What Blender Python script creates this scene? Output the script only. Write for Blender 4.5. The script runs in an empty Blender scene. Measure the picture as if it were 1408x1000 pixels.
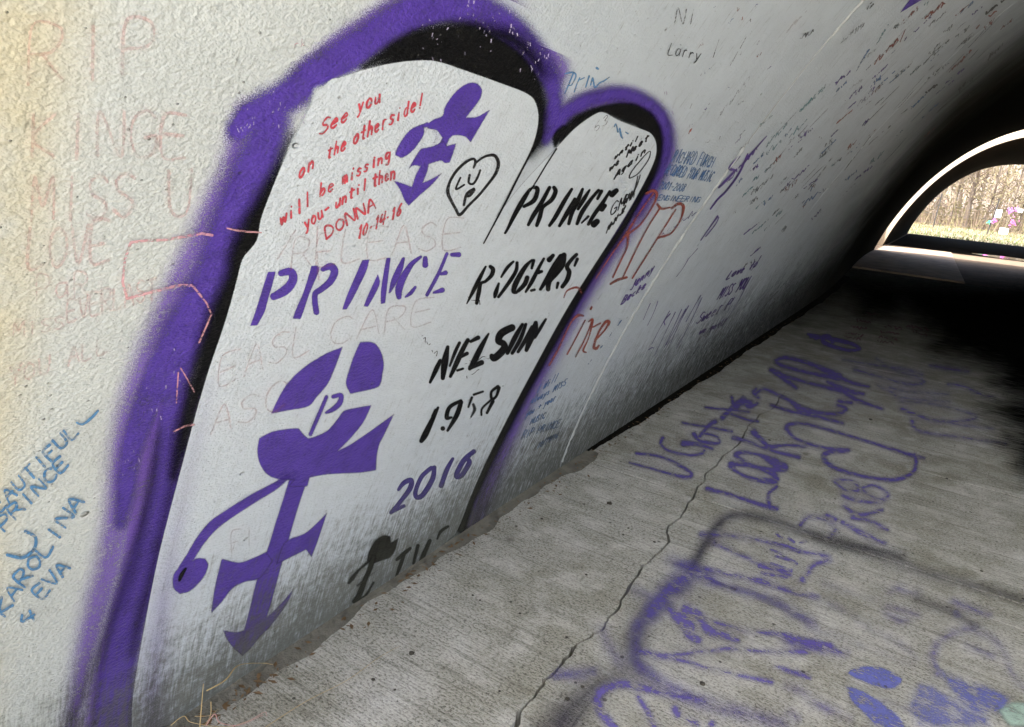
import bpy, bmesh, math, random
import numpy as np
from mathutils import Matrix, Vector

R = math.radians
C = bpy.context.scene.collection
S = bpy.context.scene

# ------------------------------------------------------------------ camera
EYE = 1.30                                   # camera height above the tunnel floor
FPX, IW, IH = 939.0, 1408.0, 1000.0
AX = np.array([0.8415383, 0.22550927, -0.4908756])   # world X, Y, Z seen from the camera (right, down, forward)
AY = np.array([0.5316611, -0.18484906, 0.82653935])
AZ = np.array([0.0956544, -0.95654398, -0.27545207])
M3 = np.stack([AX, AY, AZ])                  # world = M3 @ cam
cam_d = bpy.data.cameras.new('camera'); cam = bpy.data.objects.new('camera', cam_d); C.objects.link(cam)
cam_d.sensor_fit = 'HORIZONTAL'; cam_d.sensor_width = 36.0; cam_d.lens = 36.0 * FPX / IW
cam_d.clip_start = 0.02; cam_d.clip_end = 2000
rt, dn, fw = M3[:, 0], M3[:, 1], M3[:, 2]
mw = Matrix.Identity(4)
for i in range(3):
    mw[i][0] = rt[i]; mw[i][1] = -dn[i]; mw[i][2] = -fw[i]
mw[2][3] = EYE
cam.matrix_world = mw
S.camera = cam

# ------------------------------------------------------------------ sky, sun, exposure
SUN_EL, SUN_AZ = R(64), R(188)                # high sun behind the viewer: it falls on the path just outside the near mouth
w = bpy.data.worlds.new('World'); S.world = w; w.use_nodes = True
wn = w.node_tree; bg = wn.nodes['Background']
sky = wn.nodes.new('ShaderNodeTexSky'); sky.sky_type = 'NISHITA'; sky.sun_disc = False
sky.sun_elevation = SUN_EL; sky.sun_rotation = SUN_AZ; sky.dust_density = 6.0; sky.air_density = 1.0; sky.ozone_density = 0.3
wn.links.new(sky.outputs[0], bg.inputs[0]); bg.inputs[1].default_value = 0.15
sl = bpy.data.lights.new('sun', 'SUN'); sl.energy = 2.6; sl.angle = R(0.6); sl.color = (1.0, 0.985, 0.965)
so = bpy.data.objects.new('sun', sl); C.objects.link(so)
sd = Vector((math.sin(SUN_AZ) * math.cos(SUN_EL), math.cos(SUN_AZ) * math.cos(SUN_EL), math.sin(SUN_EL)))
so.rotation_euler = sd.to_track_quat('Z', 'Y').to_euler()
S.view_settings.view_transform = 'Standard'; S.view_settings.look = 'None'
S.view_settings.gamma = 1.0; S.view_settings.use_curve_mapping = False
S.view_settings.exposure = 2.82
S.render.engine = 'CYCLES'
S.cycles.transparent_max_bounces = 24
S.cycles.max_bounces = 6; S.cycles.diffuse_bounces = 4; S.cycles.glossy_bounces = 2

# ------------------------------------------------------------------ helpers
def tag(o, label=None, cat=None, group=None, kind=None):
    if label: o['label'] = label
    if cat: o['category'] = cat
    if group: o['group'] = group
    if kind: o['kind'] = kind
    return o

def empty(name, loc=(0, 0, 0)):
    o = bpy.data.objects.new(name, None); C.objects.link(o); o.location = loc; o.empty_display_size = .1
    return o

def mesh_obj(name, verts, faces, mat=None, parent=None, uvs=None, smooth=False, attr=None):
    me = bpy.data.meshes.new(name)
    me.from_pydata([tuple(v) for v in verts], [], [tuple(f) for f in faces])
    if uvs is not None:
        ul = me.uv_layers.new(name='UVMap')
        idx = np.empty(len(me.loops), dtype=np.int32); me.loops.foreach_get('vertex_index', idx)
        ul.data.foreach_set('uv', np.asarray(uvs, dtype=np.float32)[idx].ravel())
    if attr is not None:
        a = me.attributes.new('cover', 'FLOAT', 'POINT'); a.data.foreach_set('value', np.asarray(attr, dtype=np.float32))
    if smooth: me.polygons.foreach_set('use_smooth', [True] * len(me.polygons))
    if mat: me.materials.append(mat)
    me.update()
    o = bpy.data.objects.new(name, me); C.objects.link(o)
    if parent: o.parent = parent
    return o

class MB:
    """collects simple shapes, builds one mesh"""
    def __init__(s): s.v = []; s.f = []
    def box(s, x0, y0, z0, x1, y1, z1, rot=0, c=None):
        b = len(s.v)
        for z in (z0, z1):
            for x, y in ((x0, y0), (x1, y0), (x1, y1), (x0, y1)): s.v.append((x, y, z))
        s.f += [(b+3, b+2, b+1, b), (b+4, b+5, b+6, b+7), (b, b+1, b+5, b+4), (b+1, b+2, b+6, b+5), (b+2, b+3, b+7, b+6), (b+3, b, b+4, b+7)]
    def tube(s, pts, rad, n=5, flat=1.0):
        pts = [Vector(p) for p in pts]; b = len(s.v)
        for i, p in enumerate(pts):
            t = (pts[min(i+1, len(pts)-1)] - pts[max(i-1, 0)]).normalized()
            a = t.cross(Vector((0, 0, 1)));
            if a.length < .05: a = t.cross(Vector((1, 0, 0)))
            a.normalize(); c = t.cross(a).normalized(); r = rad[i] if isinstance(rad, (list, tuple)) else rad
            for k in range(n):
                q = 2*math.pi*k/n; s.v.append(tuple(p + a*math.cos(q)*r + c*math.sin(q)*r*flat))
        for i in range(len(pts)-1):
            for k in range(n):
                k2 = (k+1) % n; s.f.append((b+i*n+k, b+i*n+k2, b+(i+1)*n+k2, b+(i+1)*n+k))
        s.f.append(tuple(b+k for k in range(n))[::-1]); s.f.append(tuple(b+(len(pts)-1)*n+k for k in range(n)))
    def build(s, name, mat, parent=None, smooth=False): return mesh_obj(name, s.v, s.f, mat, parent, smooth=smooth)

# ------------------------------------------------------------------ arch profile (near frame): X, Z along the arc length
X0 = -1.235
_s = np.linspace(0, 12.6, 6301); _ds = _s[1] - _s[0]
_th = np.radians(np.interp(_s, [0, .25, .5, 1.0, 1.5, 2.0, 2.4, 3.0, 3.6, 4.4, 5.2, 5.9, 12.6], [12, 16, 19, 24, 28, 33, 38, 45, 54, 68, 82, 90, 90]))
_k = int(np.searchsorted(_s, 5.9)); APEX_S = _s[_k]
_X = X0 + np.concatenate([[0], np.cumsum(np.sin(_th[:-1]) * _ds)]); _Z = np.concatenate([[0], np.cumsum(np.cos(_th[:-1]) * _ds)])
XC = _X[_k]; ZT = _Z[_k]
def prof(s):
    """point and inward normal of the arch at arc length s (array), both sides"""
    s = np.asarray(s, float); m = s > APEX_S; q = np.where(m, 2*APEX_S - s, s)
    x = np.interp(q, _s, _X); z = np.interp(q, _s, _Z); th = np.interp(q, _s, _th)
    nx, nz = np.cos(th), -np.sin(th)
    return np.where(m, 2*XC - x, x), z, np.where(m, -nx, nx), nz
STOT = 2 * APEX_S
_phi = np.arctan2(_Z[:_k] - EYE, -_X[:_k])          # elevation angle seen from the camera, rising with s
_unw = np.unwrap(_phi)

def rays(p):
    p = np.asarray(p, float).reshape(-1, 2)
    d = np.stack([p[:, 0] - IW/2, p[:, 1] - IH/2, np.full(len(p), FPX)], 1)
    return d @ M3.T
def on_wall(p, off=0.0):
    """photo point -> (Y along the tunnel, arc length s), 3D point on the left wall"""
    r = rays(p); ph = np.arctan2(r[:, 2], -r[:, 0])
    s = np.interp(ph, _unw, _s[:_k]); x, z, nx, nz = prof(s)
    t = np.hypot(x, z - EYE) / np.hypot(r[:, 0], r[:, 2]); y = t * r[:, 1]
    return np.stack([y, s], 1), np.stack([x + nx*off, y, z + nz*off], 1)
def on_floor(p, off=0.0):
    r = rays(p); t = -EYE / r[:, 2]; x = t*r[:, 0]; y = t*r[:, 1]
    return np.stack([x, y], 1), np.stack([x, y, np.full(len(x), off)], 1)
def ratio(p):
    r = rays([p])[0]; return r / r[1]

# ------------------------------------------------------------------ materials
def newmat(name):
    m = bpy.data.materials.new(name); m.use_nodes = True; nt = m.node_tree; nt.nodes.clear(); return m, nt
class N:
    def __init__(s, nt): s.nt = nt
    def n(s, t, ins=None, **kw):
        x = s.nt.nodes.new(t)
        for k, v in kw.items(): setattr(x, k, v)
        for k, v in (ins or {}).items():
            if hasattr(v, 'is_output') or isinstance(v, bpy.types.NodeSocket): s.nt.links.new(v, x.inputs[k])
            else: x.inputs[k].default_value = v
        return x
    def math(s, op, a, b=None, c=None, clamp=False):
        ins = {0: a}
        if b is not None: ins[1] = b
        if c is not None: ins[2] = c
        x = s.n('ShaderNodeMath', ins, operation=op); x.use_clamp = clamp; return x.outputs[0]
    def ss(s, v, a, b, lo=0.0, hi=1.0):
        x = s.n('ShaderNodeMapRange', {0: v, 1: a, 2: b, 3: lo, 4: hi}, interpolation_type='SMOOTHSTEP'); return x.outputs[0]
    def lin(s, v, a, b, lo=0.0, hi=1.0):
        x = s.n('ShaderNodeMapRange', {0: v, 1: a, 2: b, 3: lo, 4: hi}); return x.outputs[0]
    def noise(s, vec, scale, detail=3.0, rough=.5, dist=0.0):
        return s.n('ShaderNodeTexNoise', {'Vector': vec, 'Scale': scale, 'Detail': detail, 'Roughness': rough, 'Distortion': dist}).outputs[0]
    def mapv(s, vec, sc=(1, 1, 1), loc=(0, 0, 0)):
        return s.n('ShaderNodeMapping', {'Vector': vec, 'Scale': sc, 'Location': loc}).outputs[0]
    def mix(s, f, a, b):
        x = s.n('ShaderNodeMix', data_type='RGBA')
        for i, v in ((0, f), (6, a), (7, b)):
            if isinstance(v, bpy.types.NodeSocket): s.nt.links.new(v, x.inputs[i])
            else: x.inputs[i].default_value = v if i == 0 else (*v, 1) if len(v) == 3 else v
        return x.outputs[2]

def wall_group():
    g = bpy.data.node_groups.new('wall_relief', 'ShaderNodeTree')
    for nm, tp in (('Normal', 'NodeSocketVector'), ('Dirt', 'NodeSocketFloat'), ('DirtColor', 'NodeSocketColor'), ('Pit', 'NodeSocketFloat'), ('Grain', 'NodeSocketFloat'), ('Peel', 'NodeSocketFloat')):
        g.interface.new_socket(nm, in_out='OUTPUT', socket_type=tp)
    k = N(g); out = g.nodes.new('NodeGroupOutput')
    uv = k.n('ShaderNodeUVMap', uv_map='UVMap').outputs[0]
    peel = k.noise(k.mapv(uv, (1, 1.25, 1)), 135, 1.5, .55)
    peel2 = k.noise(uv, 380, 0, .5)
    # pits (bug holes) : random voronoi cells
    vr = k.n('ShaderNodeTexVoronoi', {'Vector': k.mapv(uv, (1.0, 1.35, 1)), 'Scale': 17.0}, feature='F1')
    rnd = k.n('ShaderNodeSeparateColor', {0: vr.outputs['Color']})
    rad = k.math('MULTIPLY', k.math('MULTIPLY', k.math('ADD', k.math('POWER', rnd.outputs[0], 3.0), .12), .105), k.math('GREATER_THAN', rnd.outputs[1], .5))
    pit = k.ss(k.math('DIVIDE', vr.outputs['Distance'], k.math('MAXIMUM', rad, .012)), .55, 1.15, 1.0, 0.0)
    vr2 = k.n('ShaderNodeTexVoronoi', {'Vector': k.mapv(uv, (1.0, 1.4, 1)), 'Scale': 60.0}, feature='F1')
    rn2 = k.n('ShaderNodeSeparateColor', {0: vr2.outputs['Color']})
    pit2 = k.math('MULTIPLY', k.ss(vr2.outputs['Distance'], .07, .14, 1.0, 0.0), k.math('GREATER_THAN', rn2.outputs[1], .8))
    sx = k.n('ShaderNodeSeparateXYZ', {0: uv}); Yc, Sc = sx.outputs[0], sx.outputs[1]
    # brushed streaks and grime near the foot of the wall
    streak = k.noise(k.mapv(uv, (150, 11, 1)), 1.0, 4, .7, .4)
    blotch = k.noise(uv, 3.0, 3, .6)
    amp = k.lin(Yc, .8, 6.0, .40, .92)
    reach = k.math('MULTIPLY', amp, k.math('ADD', .55, k.math('MULTIPLY', blotch, .9)))
    dirt0 = k.ss(k.math('DIVIDE', Sc, reach), .0, 1.35, 1.0, 0.0)
    speck = k.noise(uv, 38, 4, .75)
    dirt = k.math('MULTIPLY', k.ss(k.math('ADD', k.math('ADD', dirt0, k.math('MULTIPLY', k.math('SUBTRACT', streak, .5), k.lin(Yc, .8, 3.5, 1.8, 3.0))), k.math('MULTIPLY', k.math('SUBTRACT', speck, .5), k.lin(Yc, .8, 3.5, 1.7, .6))), .08, 1.08), k.lin(Yc, .6, 4.5, .85, .98))
    foot = k.ss(k.math('ADD', Sc, k.math('MULTIPLY', k.noise(uv, 22, 3), .05)), .030, .065, 1.0, 0.0)
    dirt = k.math('MAXIMUM', dirt, k.math('MULTIPLY', foot, .85))
    dcol = k.mix(k.noise(uv, 14, 3), (.05, .05, .034), (.13, .13, .10))
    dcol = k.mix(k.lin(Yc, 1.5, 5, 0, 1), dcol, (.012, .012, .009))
    h = k.math('ADD', k.math('MULTIPLY', peel, .0034), k.math('MULTIPLY', peel2, .0005))
    h = k.math('SUBTRACT', h, k.math('MULTIPLY', pit, .0085))
    h = k.math('SUBTRACT', h, k.math('MULTIPLY', pit2, .0035))
    bp = k.n('ShaderNodeBump', {'Height': h, 'Strength': .85, 'Distance': 1.0})
    for i, o in enumerate((bp.outputs[0], dirt, dcol, k.math('MAXIMUM', pit, pit2), peel2, peel)): g.links.new(o, out.inputs[i])
    return g
WG = wall_group()

def floor_group():
    g = bpy.data.node_groups.new('floor_relief', 'ShaderNodeTree')
    for nm, tp in (('Normal', 'NodeSocketVector'), ('Broom', 'NodeSocketFloat'), ('Grain', 'NodeSocketFloat'), ('Pit', 'NodeSocketFloat'), ('Worn', 'NodeSocketFloat')):
        g.interface.new_socket(nm, in_out='OUTPUT', socket_type=tp)
    k = N(g); out = g.nodes.new('NodeGroupOutput')
    uv = k.n('ShaderNodeUVMap', uv_map='UVMap').outputs[0]
    broom = k.noise(k.mapv(uv, (9, 260, 1)), 1.0, 2, .7)
    grain = k.noise(k.mapv(uv, (.75, 1.2, 1)), 130, 3, .8)
    worn = k.ss(k.noise(uv, 2.6, 4, .6), .42, .62)
    vr = k.n('ShaderNodeTexVoronoi', {'Vector': uv, 'Scale': 34.0}, feature='F1')
    rnd = k.n('ShaderNodeSeparateColor', {0: vr.outputs['Color']})
    rad = k.math('MULTIPLY', k.math('POWER', rnd.outputs[0], 10.0), .22)
    pit = k.ss(k.math('SUBTRACT', vr.outputs['Distance'], rad), -.015, .02, 1.0, 0.0)
    pit = k.math('MULTIPLY', pit, k.math('GREATER_THAN', rnd.outputs[0], .80))
    h = k.math('MULTIPLY', broom, k.lin(worn, 0, 1, .0040, .0018))
    h = k.math('ADD', h, k.math('MULTIPLY', grain, .0060))
    h = k.math('SUBTRACT', h, k.math('MULTIPLY', pit, .003))
    bp = k.n('ShaderNodeBump', {'Height': h, 'Strength': .9, 'Distance': 1.0})
    for i, o in enumerate((bp.outputs[0], broom, grain, pit, worn)): g.links.new(o, out.inputs[i])
    return g
FG = floor_group()

def mat_wall(name='painted_concrete', bare=False):  # bare: near-black variant, the unlit interior put into the base colour
    m, nt = newmat(name); k = N(nt)
    gr = k.n('ShaderNodeGroup'); gr.node_tree = WG
    uv = k.n('ShaderNodeUVMap', uv_map='UVMap').outputs[0]
    sx = k.n('ShaderNodeSeparateXYZ', {0: uv}); Yc, Sc = sx.outputs[0], sx.outputs[1]
    n1 = k.noise(uv, 1.3, 4, .55); n2 = k.noise(uv, 6, 4, .6)
    cool = (.485, .53, .575); warm = (.505, .53, .515)
    f = k.math('ADD', k.math('MULTIPLY', n1, .9), k.math('MULTIPLY', k.ss(Yc, .35, 1.05, 1.0, 0.0), .55))
    col = k.mix(k.ss(f, .45, 1.05), cool, warm)
    # yellowed band near the tunnel mouth
    yb = k.math('MULTIPLY', k.ss(k.math('ADD', Yc, k.math('MULTIPLY', n2, .10)), .37, .46, 1.0, 0.0), k.ss(n2, .25, .6))
    col = k.mix(k.math('MULTIPLY', yb, .6), col, (.52, .44, .24))
    mot = k.ss(n2, .3, .75, .94, 1.04)
    col = k.n('ShaderNodeVectorMath', {0: col, 3: mot}, operation='SCALE').outputs[0]
    # vault darkens upward and inward: fading daylight put into the colour
    bn = k.math('ADD', k.math('ADD', k.math('MINIMUM', Sc, 2.5), k.math('MULTIPLY', k.math('MAXIMUM', k.math('SUBTRACT', Yc, 2.4), 0.0), .36)), k.math('MULTIPLY', k.noise(k.mapv(uv, (1, .35, 1)), 2.2, 4, .6), .8))
    dim_f = k.ss(bn, 3.25, 5.2)
    dim_col = k.mix(n2, (.045, .044, .034), (.085, .083, .066))
    # near-black towards the far end: light fall-off put into the colour
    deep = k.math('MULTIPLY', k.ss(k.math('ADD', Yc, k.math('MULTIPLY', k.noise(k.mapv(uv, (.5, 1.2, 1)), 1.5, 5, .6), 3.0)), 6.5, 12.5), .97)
    if bare: col = k.mix(n2, (.012, .010, .008), (.028, .023, .018))  # near-black tone: the unlit interior put into the base colour
    else:
        col = k.mix(dim_f, col, dim_col); col = k.mix(deep, col, (.010, .010, .008))
    col = k.mix(k.math('MULTIPLY', gr.outputs['Pit'], .45), col, (.12, .11, .09))  # shade inside the pits put into the colour
    col = k.mix(gr.outputs['Dirt'], col, gr.outputs['DirtColor'])
    b = k.n('ShaderNodeBsdfPrincipled', {'Base Color': col, 'Normal': gr.outputs['Normal'], 'Roughness': k.math('MAXIMUM', k.math('MAXIMUM', k.lin(gr.outputs['Dirt'], 0, 1, .5, .9), k.lin(dim_f, 0, 1, .5, .95)), k.lin(deep, 0, 1, .5, 1.0)), 'Specular IOR Level': .02 if bare else k.math('MULTIPLY', k.lin(dim_f, 0, 1, .35, .03), k.lin(deep, 0, 1, 1.0, .05))})
    o = k.n('ShaderNodeOutputMaterial', {0: b.outputs[0]}); return m

def mat_floor(name='floor_concrete', tone=1.0):
    m, nt = newmat(name); k = N(nt)
    gr = k.n('ShaderNodeGroup'); gr.node_tree = FG
    uv = k.n('ShaderNodeUVMap', uv_map='UVMap').outputs[0]
    sx = k.n('ShaderNodeSeparateXYZ', {0: uv}); Xc, Yc = sx.outputs[0], sx.outputs[1]
    n1 = k.noise(uv, 2.0, 5, .6); n2 = k.noise(uv, 7, 5, .65, .4); n3 = k.noise(k.mapv(uv, (2.2, 55, 1)), 1, 4, .65)
    a = (.58*tone, .565*tone, .51*tone); bcol = (.39*tone, .375*tone, .305*tone); c3 = (.78*tone, .765*tone, .72*tone)
    col = k.mix(k.ss(n1, .35, .68), a, bcol)
    col = k.mix(k.math('MULTIPLY', k.ss(n2, .42, .72), .65), col, c3)
    col = k.mix(k.math('MULTIPLY', k.ss(n3, .48, .70), .5), col, (.20, .195, .15))
    # dark grains lying in the hollows of the broomed skin
    col = k.mix(k.math('MULTIPLY', k.ss(gr.outputs['Grain'], .38, .52, 1.0, 0.0), k.lin(k.ss(n2, .3, .7), 0, 1, .82, .42)), col, (.05, .047, .032))
    col = k.mix(k.math('MULTIPLY', k.ss(gr.outputs['Broom'], .30, .48, 1.0, 0.0), .45), col, (.12, .115, .09))
    col = k.mix(k.math('MULTIPLY', k.ss(gr.outputs['Grain'], .56, .70), .5), col, (.62, .61, .57))
    col = k.mix(k.math('MULTIPLY', gr.outputs['Pit'], .8), col, (.06, .055, .045))
    vr = k.n('ShaderNodeTexVoronoi', {'Vector': k.n('ShaderNodeVectorMath', {0: uv, 1: k.n('ShaderNodeVectorMath', {0: k.n('ShaderNodeTexNoise', {'Vector': uv, 'Scale': 30.0}).outputs[1], 3: .03}, operation='SCALE').outputs[0]}, operation='ADD').outputs[0], 'Scale': 4.0}, feature='F1')
    rn = k.n('ShaderNodeSeparateColor', {0: vr.outputs['Color']})
    spot = k.math('MULTIPLY', k.ss(k.math('SUBTRACT', vr.outputs['Distance'], k.math('MULTIPLY', rn.outputs[1], .10)), -.03, .02, 1.0, 0.0), k.math('GREATER_THAN', rn.outputs[0], .55))
    col = k.mix(k.math('MULTIPLY', spot, .55), col, (.10, .09, .06))
    # damp olive tint, darkening deeper in: fading daylight put into the colour too
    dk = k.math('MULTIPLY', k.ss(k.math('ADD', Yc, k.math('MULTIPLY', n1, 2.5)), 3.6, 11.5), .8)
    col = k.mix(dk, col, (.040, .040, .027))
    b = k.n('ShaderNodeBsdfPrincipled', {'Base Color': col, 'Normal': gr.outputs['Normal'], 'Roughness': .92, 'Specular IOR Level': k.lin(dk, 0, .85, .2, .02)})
    k.n('ShaderNodeOutputMaterial', {0: b.outputs[0]}); return m

def paint_mat(name, col, surf='wall', grit=.8, gscale=700, rough=.5, lo=.3, hi=.7, wear=0.0, var=.12, opacity=1.0, streaky=False, spec=.35):
    """spray or marker colour over the relief of what it is painted on; coverage comes from the painted shape"""
    m, nt = newmat(name); k = N(nt)
    gr = k.n('ShaderNodeGroup'); gr.node_tree = WG if surf == 'wall' else FG
    uv = k.n('ShaderNodeUVMap', uv_map='UVMap').outputs[0]
    cv = k.n('ShaderNodeAttribute', attribute_name='cover').outputs['Fac']
    nz = k.noise(k.mapv(uv, (.35, 2.2, 1)) if streaky else uv, gscale, 1, .7)
    bl = k.noise(uv, 24, 2, .6)
    v = k.math('ADD', cv, k.math('MULTIPLY', k.math('SUBTRACT', nz, .5), grit))
    al = k.ss(v, lo, hi)
    if wear:
        if surf == 'wall': wv = k.math('ADD', gr.outputs['Peel'], k.math('MULTIPLY', k.math('SUBTRACT', bl, .5), .6))
        else: wv = k.math('ADD', k.math('MULTIPLY', gr.outputs['Grain'], .8), k.math('ADD', k.math('MULTIPLY', gr.outputs['Broom'], .5), k.math('MULTIPLY', k.math('SUBTRACT', bl, .5), .8)))
        th = (.5 if surf == 'wall' else .62)
        al = k.math('MULTIPLY', al, k.ss(wv, th - .22 + wear*.25 - .12, th - .10 + wear*.25, 1 - min(1, wear*1.1), 1.0))
    al = k.math('MULTIPLY', al, opacity)
    c = k.mix(k.ss(bl, .3, .7), tuple(x*(1-var) for x in col), tuple(min(1, x*(1+var)) for x in col))
    if surf == 'wall':
        c = k.mix(k.math('MULTIPLY', gr.outputs['Dirt'], .4 if max(col) < .05 else 1.0), c, gr.outputs['DirtColor'])
        c = k.mix(k.math('MULTIPLY', gr.outputs['Pit'], .25), c, (.25, .24, .22))
    else:
        c = k.mix(k.math('MULTIPLY', gr.outputs['Pit'], .7), c, (.06, .055, .045))
        c = k.mix(k.math('MULTIPLY', k.ss(gr.outputs['Grain'], .32, .48, 1.0, 0.0), .5), c, (.08, .075, .07))
    b = k.n('ShaderNodeBsdfPrincipled', {'Base Color': c, 'Normal': gr.outputs['Normal'], 'Roughness': rough, 'Specular IOR Level': spec, 'Alpha': al})
    k.n('ShaderNodeOutputMaterial', {0: b.outputs[0]}); return m

def simple(name, col, rough=.8, var=.2, scale=20, bump=0.0, bscale=60, spec=.3, metal=0):
    m, nt = newmat(name); k = N(nt)
    tc = k.n('ShaderNodeTexCoord').outputs['Object']
    nz = k.noise(tc, scale, 4, .6)
    c = k.mix(nz, tuple(x*(1-var) for x in col), tuple(min(1, x*(1+var)) for x in col))
    ins = {'Base Color': c, 'Roughness': rough, 'Specular IOR Level': spec, 'Metallic': metal}
    if bump: ins['Normal'] = k.n('ShaderNodeBump', {'Height': k.noise(tc, bscale, 4, .65), 'Strength': 1.0, 'Distance': bump}).outputs[0]
    b = k.n('ShaderNodeBsdfPrincipled', ins); k.n('ShaderNodeOutputMaterial', {0: b.outputs[0]}); return m

MW = mat_wall(); MF = mat_floor()
MSHADE = mat_wall('shaded_concrete', bare=True)  # dark copy of the concrete, second tunnel's shade put into its colour
M_caulk = simple('joint_sealant', (.36, .375, .37), .6, .15, 40, .002, 120)
M_soil_shade = simple('black_soil_and_shade', (.010, .009, .007), .98, .5, 30, .01, 80, spec=.02)
M_mortar = simple('grey_mortar', (.15, .14, .115), .9, .65, 14, .012, 45)
M_far = simple('muddy_concrete', (.14, .108, .08), .95, .5, 1.5, .006, 14, spec=.05)
M_slab = simple('pale_slab_concrete', (.24, .19, .145), .95, .65, 3.2, .006, 14, spec=.05)

# ------------------------------------------------------------------ the tunnel shell
Y_JOINT = 2.585
def bend(y): return -.36 * np.clip((y - 9) / 12.0, 0, 1)**2 * (3 - 2*np.clip((y - 9) / 12.0, 0, 1))
def arch_panel(y0, y1, parent, mat, thick=.28, ny=None):
    """one precast arch segment: inner skin, outer skin, both rims"""
    ss = np.concatenate([np.linspace(0, 1.0, 17)[:-1], np.linspace(1.0, STOT - 1, 70), np.linspace(STOT - 1, STOT, 17)[1:]])
    x, z, nx, nz = prof(ss); ny = ny or max(2, int((y1 - y0) / 1.0) + 1); ys = np.linspace(y0, y1, ny)
    v = []; uv = []; f = []; n = len(ss)
    ch = .003
    rows = [(y0 - .0026, thick), (y0 - .0026, .03), (y0, .026), (y0, ch)] + [(y, 0.0) for y in np.concatenate([[y0 + ch], ys[1:-1], [y1 - ch]])] + [(y1, ch), (y1, .026), (y1 + .0026, .03), (y1 + .0026, thick)]
    for y, t in rows:
        for i in range(n):
            v.append((x[i] - nx[i]*t + bend(y), y, z[i] - nz[i]*t)); uv.append((y, ss[i]))
    m = len(rows)
    for j in range(m):
        j2 = (j + 1) % m
        for i in range(n - 1):
            f.append((j*n + i, j*n + i + 1, j2*n + i + 1, j2*n + i))
    f.append(tuple(j*n for j in range(m))); f.append(tuple(j*n + n - 1 for j in range(m))[::-1])
    o = mesh_obj('arch_panel', v, f, mat, parent, uvs=uv)
    me = o.data
    sm = np.zeros(len(me.polygons), bool); sm[:] = True
    me.polygons.foreach_set('use_smooth', sm)
    es = me.edges; 
    bm = bmesh.new(); bm.from_mesh(me)
    for e in bm.edges:
        if e.calc_face_angle(0) > R(30): e.smooth = False
    bm.to_mesh(me); bm.free()
    return o
tunnel = empty('tunnel', (0, 0, 0))
tag(tunnel, 'arched pedestrian tunnel with pale painted concrete walls curving overhead, covered in graffiti', 'tunnel')
SEAM2 = float(on_wall([(1265, 103)])[0][0, 0])
PANEL = 2.42
bounds = [-1.5, Y_JOINT] + [Y_JOINT + PANEL*i for i in range(1, 9)]
print('seam2', SEAM2, on_wall([(1330, 43), (1203, 162)])[0])
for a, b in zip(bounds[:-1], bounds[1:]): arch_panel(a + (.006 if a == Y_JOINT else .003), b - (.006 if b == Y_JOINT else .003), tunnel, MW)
YEND1 = bounds[-1]
# sealant squeezed into the joints, a little uneven
def sealant(y, proud=.004, seed=1):
    rnd = random.Random(seed); ss = np.linspace(0.05, STOT - .05, 620); x, z, nx, nz = prof(ss); v = []; f = []
    for i in range(len(ss)):
        wv = .0034 + .0022*rnd.random() + .0012*math.sin(ss[i]*9); p = proud*(.4 + rnd.random()) * (0.2 if 1.55 < ss[i] < 1.95 else 1)
        for dy, t in ((-wv, -.0003), (-wv*.5, p), (wv*.5, p), (wv, -.0003)):
            v.append((x[i] + nx[i]*t + bend(y), y + dy + .001*math.sin(ss[i]*31), z[i] + nz[i]*t))
        if i:
            for q in range(3): a = (i-1)*4 + q; f.append((a, a+1, a+5, a+4))
    return mesh_obj('joint_sealant', v, f, M_caulk, tunnel, smooth=True)
sealant(Y_JOINT, .006)

# second tunnel beyond the open gap
Y2A, Y2B = 24.9, 40.0
tunnel2 = empty('tunnel', (0, Y2A, 0))
tag(tunnel2, 'second dark concrete tunnel section beyond the gap of daylight, opening onto the grass', 'tunnel')
def child_fix(o, root): o.location = (-root.location.x, -root.location.y, -root.location.z)
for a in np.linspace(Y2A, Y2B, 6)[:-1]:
    o = arch_panel(a + .006, a + 3.02 - .006, tunnel2, MSHADE, thick=.30); child_fix(o, tunnel2)

M_rim = simple('sunlit_rim_concrete', (.34, .29, .22), .85, .2, 3, .004, 20)  # paler than the arch behind: bright daylight edge put into the colour
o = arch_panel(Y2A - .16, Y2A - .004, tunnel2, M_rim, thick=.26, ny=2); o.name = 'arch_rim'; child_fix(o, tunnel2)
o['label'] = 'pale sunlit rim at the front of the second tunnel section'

# ------------------------------------------------------------------ ground outside, far and near
M_earth = simple('bare_earth', (.13, .11, .075), .95, .4, .6, .05, 4)
M_grass = simple('grass', (.06, .10, .022), .9, .4, 8)
M_drygrass = simple('dry_grass', (.18, .15, .08), .8, .35, 8)
def ground_h(x, y):
    return .28 * np.clip((y - 41.5) / 14, 0, 1) + .03*np.sin(x*1.3 + y*.7) * (y > 42)
gx = np.concatenate([[-400, -120, -40], np.linspace(-20, 30, 51), [60, 140, 400]])
gy = np.concatenate([[-400, -100, -20, -4], np.linspace(-1.7, 40, 30), np.linspace(40.5, 80, 80), [120, 300, 900]])
GX, GY = np.meshgrid(gx, gy); GZ = -.14 + np.where(GY > 40.2, .10 + ground_h(GX, GY), 0)
gv = np.stack([GX.ravel(), GY.ravel(), GZ.ravel()], 1); nxg = len(gx)
gf = [(j*nxg+i, j*nxg+i+1, (j+1)*nxg+i+1, (j+1)*nxg+i) for j in range(len(gy)-1) for i in range(nxg-1)]
tag(mesh_obj('ground', gv, gf, M_earth, smooth=True), kind='structure')

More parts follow.
